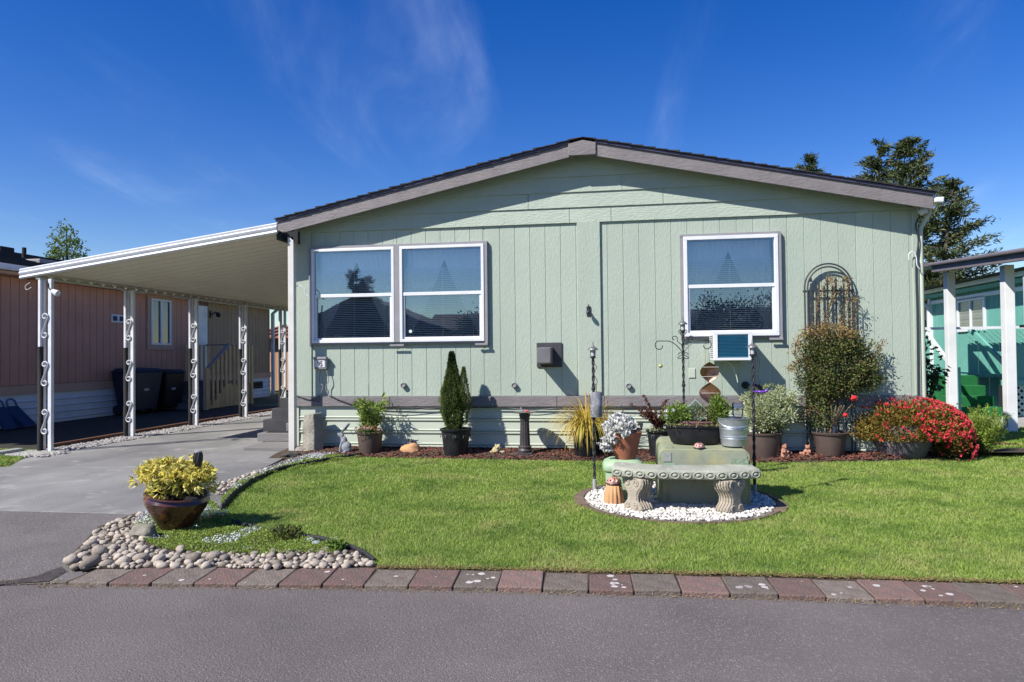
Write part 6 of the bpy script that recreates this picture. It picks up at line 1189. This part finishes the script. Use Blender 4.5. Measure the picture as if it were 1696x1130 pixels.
# fluted terracotta stump with ladybird
g = G(1017, 839); s = sc(g); t = thing('fluted_pot', 'small upturned fluted terracotta pot beside the left bench leg', 'pot', (g.x, g.y+.07, .0)); r = 16.5*s; hh = 33*s; m = MB(); m.lathe([(r, 0), (r*.92, hh*.5), (r*.74, hh), (0, hh+.002)], 84, flute=(.07, 14)); m.obj('fluted_pot', M('orange_terracotta', (.46, .27, .13), (.38, .2, .1), 8, .8), t, smooth=80)
ladybird((t.location.x, t.location.y-.0, hh+.004), .058, 'ladybird ornament sitting on the upturned fluted pot', .15)
# concrete bench
gl, gr_ = G(1057, 851), G(1213, 856); bc = (gl+gr_)/2; s = sc(bc); t = thing('garden_bench', 'curved concrete bench with carved egg pattern edge and scroll legs', 'bench', (bc.x, bc.y+.08, 0)); cst = M('cast_concrete', (.40, .35, .28), (.28, .24, .19), 6, .85, bump=1, bscale=60, c3=(.40, .40, .36), s3=14, a3=.6, det=8); cst2 = M('seat_concrete', (.36, .365, .30), (.25, .26, .21), 5, .85, bump=1, bscale=60, c3=(.42, .45, .40), s3=12, a3=.7)
zs = .275; zt2 = .35; xl = W(1013, 786, t.location.y+.12).x-t.location.x; xr = W(1257, 786, t.location.y+.12).x-t.location.x; hwid = (xr-xl)/2; xm = (xr+xl)/2
def arc(off, n=20): # front to back lines of the curved slab, bulging towards the street
    return [(xm+(hwid-(.02 if off > .1 else 0))*u, off-.08+.12*max(0, abs(u)-.45)**1.2*2 ) for u in np.linspace(-1, 1, n+1)]
fa, ba = arc(0), arc(.30); ring_ = fa+ba[::-1]
def inset(d): c0 = A([xm, .13]); return [tuple(A(p)+(c0-A(p))/np.linalg.norm(c0-A(p))*d) for p in ring_]
m = MB(); rings = [(inset(.03), zs), (inset(.008), zs+.008), (ring_, zs+.02), (ring_, zt2-.014), (inset(.010), zt2-.004), (inset(.022), zt2)]; n = len(ring_)
for rg_, z in rings: m.v += [(p[0], p[1], z) for p in rg_]
for i in range(len(rings)-1):
    for k in range(n): m.f.append([i*n+k, i*n+(k+1) % n, (i+1)*n+(k+1) % n, (i+1)*n+k])
for base, fl in ((0, True), (n*(len(rings)-1), False)):
    for k in range(20): m.f.append([base+k, base+k+1, base+n-2-k, base+n-1-k])
m.obj('seat', cst2, t, smooth=35)
NE_ = 13
for k in range(NE_):
    u = -1+2*(k+.5)/NE_; x_ = xm+hwid*u; y_ = -.08+.24*max(0, abs(u)-.45)**1.2; sl2 = math.atan2((.24*1.2*max(0, abs(u)-.45)**.2 if abs(u) > .45 else 0)*math.copysign(1, u)/hwid, 1)
    m = MB(); P = [(.034*math.cos(a), -.003, (zs+zt2)/2+.024*math.sin(a)) for a in np.linspace(0, 6.283, 17)]; m.tube(P, .006, 5, cap=False); m.blob((0, -.0, (zs+zt2)/2), (.02, .012, .014), 2); m.obj('egg_relief', cst2, t, smooth=60, loc=(x_, y_, 0), rot=(0, 0, sl2))
def benchleg(x_, y_, rz):
    m = MB(); w2 = .066; pf = [(-.10, 0), (.10, 0), (.105, .03), (.085, .06), (.055, .09), (.05, .13), (.07, .17), (.10, .20), (.115, .235), (.11, .25), (.09, .272), (-.09, .272), (-.11, .27), (-.115, .235), (-.10, .20), (-.07, .17), (-.05, .13), (-.055, .09), (-.085, .06), (-.105, .03)]
    n = len(pf); m.prism([(-w2, py_, pz_) for py_, pz_ in pf], (2*w2, 0, 0)); lg_ = m.obj('leg', cst, t, bevel=.012, loc=(x_, y_, .002), rot=(0, 0, rz), seg=3)
    for s_ in (-1, 1):
        for cy_, cz_, r in ((-.05, .235, .036), (.05, .235, .036), (-.045, .05, .028), (.045, .05, .028)):
            m = MB(); m.tube([(s_*(w2+.001), cy_+r*(1-.75*f)*math.cos(1+f*9), cz_+r*(1-.75*f)*math.sin(1+f*9)) for f in np.linspace(0, 1, 18)], .0065, 5); m.obj('scroll_relief', cst, lg_, smooth=60)
    m = MB()
    for k in range(5):
        xx = -w2+.012+k*(2*w2-.024)/4; m.tube([(xx, py_-.004, pz_) for py_, pz_ in ((-.106, .03), (-.086, .06), (-.057, .09), (-.052, .13), (-.072, .17), (-.102, .20), (-.116, .235), (-.112, .27))], .0065, 5)
    m.obj('leg_flutes', cst, lg_, smooth=60)
benchleg(gl.x-t.location.x, gl.y-t.location.y+.11, R_(42)); benchleg(gr_.x-t.location.x, gr_.y-t.location.y+.10, R_(-48))

# ------------------------------------------------------------------ corner bed: tilted glazed bowl, torch light, weeds
g = G(283, 880); s = sc(g); t = thing('potted_yellow_shrub', 'tilted dark glazed bowl with a bright yellow leaved shrub in the corner bed', 'potted plant', (g.x-.01, g.y+.06, -.02), 0, None, (R_(4), R_(-13) if False else R_(12), 0))
t.rotation_euler = (R_(3), R_(7), 0); rt = 53*s; hh = 66*s
glz = M('brown_glaze', (.022, .014, .014), (.085, .03, .015), 6, .14, spec=.7, coat=.4, c3=(.26, .12, .03), s3=9, a3=.8, st=(1, 1, .4))
m = MB(); m.lathe([(0, 0), (rt*.34, 0), (rt*.40, .02), (rt*.70, hh*.42), (rt*.93, hh*.76), (rt*.96, hh*.88), (rt*.90, hh*.96), (rt*.97, hh), (rt*.93, hh+.008), (rt*.86, hh), (rt*.82, hh-.04), (0, hh-.045)], 40); m.obj('bowl', glz, t, smooth=40)
ye = LM('yellow_leaf', [(.66, .54, .07), (.74, .64, .16), (.80, .72, .30), (.48, .47, .08), (.70, .58, .10)], .3); 
c = W(285, 791, t.location.y+.02)-t.location; c = A([c.x, c.y, c.z]); 
P, D = crown(rn, c, (72*s, .24, 29*s), 430, 1, .012, .72, .25, .25, low=-.45); D[:, 2] += .35; D[:, 1] -= .25
rosettes('foliage', P, D, 10, .052, .015, 1.2, ye, t, rn, .35)
P, D = crown(rn, c+[0, 0, -.02], (58*s, .2, 24*s), 130, 1, .012, .3, .25, .25); rosettes('inner_foliage', P, D, 9, .055, .016, 1.2, LM('green_yellow_leaf', [(.12, .18, .03), (.25, .28, .05), (.4, .38, .07)], .3), t, rn, .3)
c3_ = W(226, 830, t.location.y-.1)-t.location; P = A([c3_.x+.12, c3_.y, c3_.z])+rn.normal(size=(10, 3))*[.03, .03, .03]; rosettes('foliage', P, rn.normal(size=(10, 3))+[0, -.8, .2], 9, .06, .016, 1.2, ye, t, rn, .35)
stems(t, 24, .2, rt*.5, hh-.04, .2, brst)
q = W(328, 763, t.location.y+.0); j = thing('torch_light', 'black wicker style solar torch standing in the yellow shrub', 'light', (q.x, q.y, q.z)); m = MB(); m.lathe([(0, -.055), (.016, -.05), (.030, .0), (.030, .04), (.024, .062)], 14, cap=False); 
for k in range(9): a = 2*math.pi*k/9; m.tube([(.017*math.cos(a), .017*math.sin(a), -.05), (.032*math.cos(a+.25), .032*math.sin(a+.25), 0), (.032*math.cos(a+.5), .032*math.sin(a+.5), .04), (.026*math.cos(a+.6), .026*math.sin(a+.6), .062)], .003, 4)
m.obj('basket', blackm, j, smooth=60); m = MB(); m.lathe([(0, .058), (.027, .06), (.027, .068), (.018, .074), (0, .075)], 14); m.obj('cap', sur, j, smooth=40); m = MB(); m.tube([(0, 0, -.05), (0, 0, -.42)], .006, 6); m.obj('spike', blackm, j)
g = G(236, 893); m = MB(); m.blob((0, 0, .03), (.10, .07, .055), 3, .4, 1.5, 6); o = m.obj('garden_rock', M('mossy_rock', (.16, .15, .12), (.26, .24, .2), 8, .9, bump=1, bscale=40, c3=(.1, .13, .04), s3=12), smooth=45); o.location = (g.x, g.y, .015); tag(o, 'mottled grey rock left of the glazed bowl in the corner bed', 'rock')
for px, py, r, hgt, lb in ((478, 893, .09, .07, 'dark leafy weed by the flattened black edging'), (558, 912, .05, .05, 'small bright weed among the river stones')):
    g = G(px, py); t = thing('low_plant', lb, 'plant', (g.x, g.y, 0)); n = 260; a = rn.uniform(0, 6.283, n); P = np.column_stack([np.cos(a), np.sin(a), np.zeros(n)])*(r*rn.random(n)**.6)[:, None]; P[:, 2] = rn.random(n)*hgt
    leaves('foliage', P, P*[8, 8, 0]+rn.normal(size=P.shape)*.4+[0, 0, .8], .035, .014, LM('weed_a' if px == 478 else 'weed_b', [(.05, .08, .02), (.10, .14, .03), (.16, .11, .05)] if px == 478 else [(.1, .18, .03), (.2, .3, .06)], .25), t, .2, rn)
for px, py, lb in ((535, 896, 'blue grey stone beside the dark weed'), (545, 901, 'smaller blue grey stone beside the dark weed')): g = G(px-20, py+2); m = MB(); m.blob((0, 0, .012), (.035, .025, .02), 2, .2, 1, px); o = m.obj('garden_rock', M('bluegrey_stone', (.22, .25, .28)), smooth=60); o.location = (g.x, g.y, 0); tag(o, lb, 'rock')
# ------------------------------------------------------------------ trees and what stands across the street
rt_ = np.random.default_rng(21)
barkm = M('tree_bark', (.10, .08, .06), (.06, .045, .035), 8, .95, bump=1)
ndl = LM('conifer_needles', [(.022, .038, .014), (.05, .075, .025), (.085, .115, .04), (.13, .115, .05)], .15)
def conifer(label, x, y, H, R, nb=150, lean=0, tz=0, ln=.22, group=None, z0=.12, per=130, dens=1):
    t = thing('conifer_tree', label, 'tree', (x, y, 0), 0, group); m = MB(); m.tube([(0, 0, 0), (lean*.3, 0, H*.5), (lean, 0, H)], [H*.022, H*.013, .01], 8); m.obj('trunk', barkm, t, smooth=60)
    P, D = [], []; m = MB()
    for i in range(nb):
        f = z0+(1-z0)*rt_.random()**.9; z = H*f; a = rt_.uniform(0, 6.283); Lb = R*(1-f)**.62*rt_.uniform(.3, 1.15)+.12; bx = lean*f**1.6
        d = A([math.cos(a), math.sin(a), .35-.35*(1-f)]); p0 = A([bx, 0, z]); q = [p0]
        for k in range(5): q.append(q[-1]+d/np.linalg.norm(d)*Lb/5); d = d+A([0, 0, -.02 if k < 2 else .16])
        m.tube([tuple(v) for v in q], [.03, .025, .02, .014, .01, .004], 4, cap=False)
        n = int(per*1.5*(Lb/R+.2)); ff = rt_.random(n)**.7*5; ii = np.minimum(ff.astype(int), 4); q = A(q); pp = q[ii]+(q[ii+1]-q[ii])*(ff-ii)[:, None]; w_ = .075*Lb*(1-.5*ff/5)+.05
        off = rt_.normal(size=(n, 3))*[1, 1, .55]*w_[:, None]; off[:, 2] -= .25*w_; P.append(pp+off); D.append(A([math.cos(a), math.sin(a), .15])[None]*1.1+rt_.normal(size=(n, 3))*.7)
    m.obj('branch', barkm, t); P = np.vstack(P); D = np.vstack(D); leaves('crown', P, D, rt_.uniform(.6, 1.2, len(P))*ln*1.15, ln*.26, ndl, t, .2, rt_); return t
def hz(px, py, Y): return W(px, py, Y)
a = hz(1455, 236, 29); conifer('left of the twin tall dark conifers behind the sage house roof', a.x, 29, a.z, 2.3, 120, ln=.2, per=105)
a = hz(1502, 236, 28); conifer('right of the twin tall dark conifers above the turquoise house', a.x+.1, 28, a.z, 2.9, 150, ln=.2, per=120)
a = hz(1570, 312, 26.5); conifer('shorter dark conifer leaning over the turquoise porch', a.x-.5, 26.5, a.z+.2, 2.6, 120, lean=.7, ln=.19, per=110)
a = hz(1340, 256, 31); conifer('single dark conifer tip peeking over the sage roof', a.x, 31, a.z, 1.6, 150, ln=.18, per=110)
# airy broadleaf tree at left
a = hz(110, 372, 33); t = thing('leafy_tree', 'slender light green tree rising behind the pink house roof', 'tree', (a.x, 33, 0)); m = MB(); m.tube([(0, 0, 0), (.1, 0, a.z*.6), (0, 0, a.z-.3)], [.16, .1, .02], 8); lm = LM('light_tree_leaf', [(.07, .11, .025), (.14, .2, .05), (.2, .27, .08)], .3); P, D = [], []
for dx, dz, r, h in ((0, -.6, .45, .9), (-.5, -1.1, .5, .75), (.55, -1.3, .5, .7), (0, -1.9, .8, .8), (-.75, -1.9, .4, .5), (.85, -2.1, .45, .6), (0, -3, 1.1, .9)):
    p, d = crown(rt_, (dx, 0, a.z+dz), (r, r, h), 26, 17, .12, .4, .3, .3); P.append(p); D.append(d); m.tube([(0, 0, a.z+dz-1.2), (dx, 0, a.z+dz)], [.04, .015], 5)
m.obj('trunk', barkm, t, smooth=60); leaves('crown', np.vstack(P)[::2], np.vstack(D)[::2], .16, .09, lm, t, .2, rt_)
# bare tree far beyond the carport
a = hz(462, 548, 45); t = thing('bare_tree', 'bare twiggy treetop far beyond the carport', 'tree', (a.x, 45, 0)); m = MB(); m.tube([(0, 0, 0), (0, 0, 1.9)], [.15, .08], 6)
for _ in range(90): an = rt_.uniform(0, 6.28); r = rt_.uniform(.3, 1.7); m.tube([(0, 0, 1.5), (r*.5*math.cos(an), r*.5*math.sin(an), 2.0), (r*math.cos(an), r*math.sin(an), rt_.uniform(2.2, a.z+.2))], [.035, .02, .006], 4)
m.obj('trunk', M('twig_mauve', (.16, .11, .11), rough=.9), t)
# dark hedge behind gap under carport
# across the street: seen mirrored in the window panes
sr = thing('street_house', 'beige house across the street mirrored in the window glass', 'house', (-7, -24, 0)); m = MB(); m.box(-4.5, 4.5, -6, 0, 0, 2.7); m.obj('wall', M('beige_wall', (.30, .26, .21), rough=.8), sr)
m = MB(); m.prism([(-5, .35, 2.65), (5, .35, 2.65), (5, -3, 4.0), (-5, -3, 4.0)], (0, 0, .08)); m.obj('roof', M('brown_roof', (.09, .07, .065), rough=.9), sr)
m = MB(); m.box(-3, -1.5, .01, .03, .9, 2.2); m.box(.5, 2.3, .01, .03, .9, 2.2); m.obj('window', MATS['dark_blue_glass'], sr); m = MB(); m.box(3, 3.95, .01, .04, 0, 2.1); m.obj('door', taupe, sr)
sr2 = thing('street_house', 'dark gabled house across the street left of the mirrored conifers', 'house', (-15.5, -23, 0)); m = MB(); m.box(-5, 5, -6, 0, 0, 2.9); m.obj('wall', M('brown_wall', (.16, .13, .12), rough=.8), sr2); m = MB(); m.prism([(-5.6, .3, 2.85), (5.6, .3, 2.85), (0, .3, 5.0)], (0, -6.6, 0)); m.obj('roof', MATS['brown_roof'], sr2); m = MB(); m.box(-2, 2, .01, .05, .0, 2.2); m.obj('garage_door', white, sr2)
sr3 = thing('street_house', 'pale house across the street mirrored in the right window', 'house', (6.5, -25, 0)); m = MB(); m.box(-5, 5, -6, 0, 0, 2.7); m.obj('wall', M('grey_wall', (.27, .29, .28), rough=.8), sr3); m = MB(); m.prism([(-5.5, .35, 2.65), (5.5, .35, 2.65), (5.5, -3, 4.0), (-5.5, -3, 4.0)], (0, 0, .08)); m.obj('roof', MATS['brown_roof'], sr3); m = MB(); m.box(-3, -1.2, .01, .03, .9, 2.2); m.obj('window', MATS['dark_blue_glass'], sr3)
def refl(px, py, Y): d = ray(px, py); k = (WY-Y+WY)/d.y; return d.x*k, 1.28+d.z*k
x_, z_ = refl(588, 448, -20); conifer('dark conifer across the street mirrored in the left window', x_, -20, z_, 1.3, 120, ln=.16, per=120, group='conifers across the street')
x_, z_ = refl(610, 460, -21); conifer('second dark conifer across the street mirrored in the left window', x_, -21, z_, 1.2, 120, ln=.16, per=120, group='conifers across the street')
for px, py, R2, lb in ((1200, 488, 6.0, 'round dark tree across the street mirrored in the right window'), (800, 515, 2.6, 'low dark tree across the street mirrored at the right of the double window'), (690, 545, 2.0, 'small dark tree across the street mirrored in the double window')):
    x_, z_ = refl(px, py, -19); t = thing('street_tree', lb, 'tree', (x_, -19, 0)); m = MB(); m.tube([(0, 0, 0), (0, 0, z_*.6)], [.15, .08], 7); m.obj('trunk', barkm, t); P, D = crown(rt_, (0, 0, z_*.55), (R2*.8, R2*.7, z_*.45), 200, 60, .26, .4, .3, .2); leaves('crown', P, D, .14, .09, LM('street_tree_leaf', [(.02, .035, .012), (.05, .08, .02)], .15), t, .2, rt_)
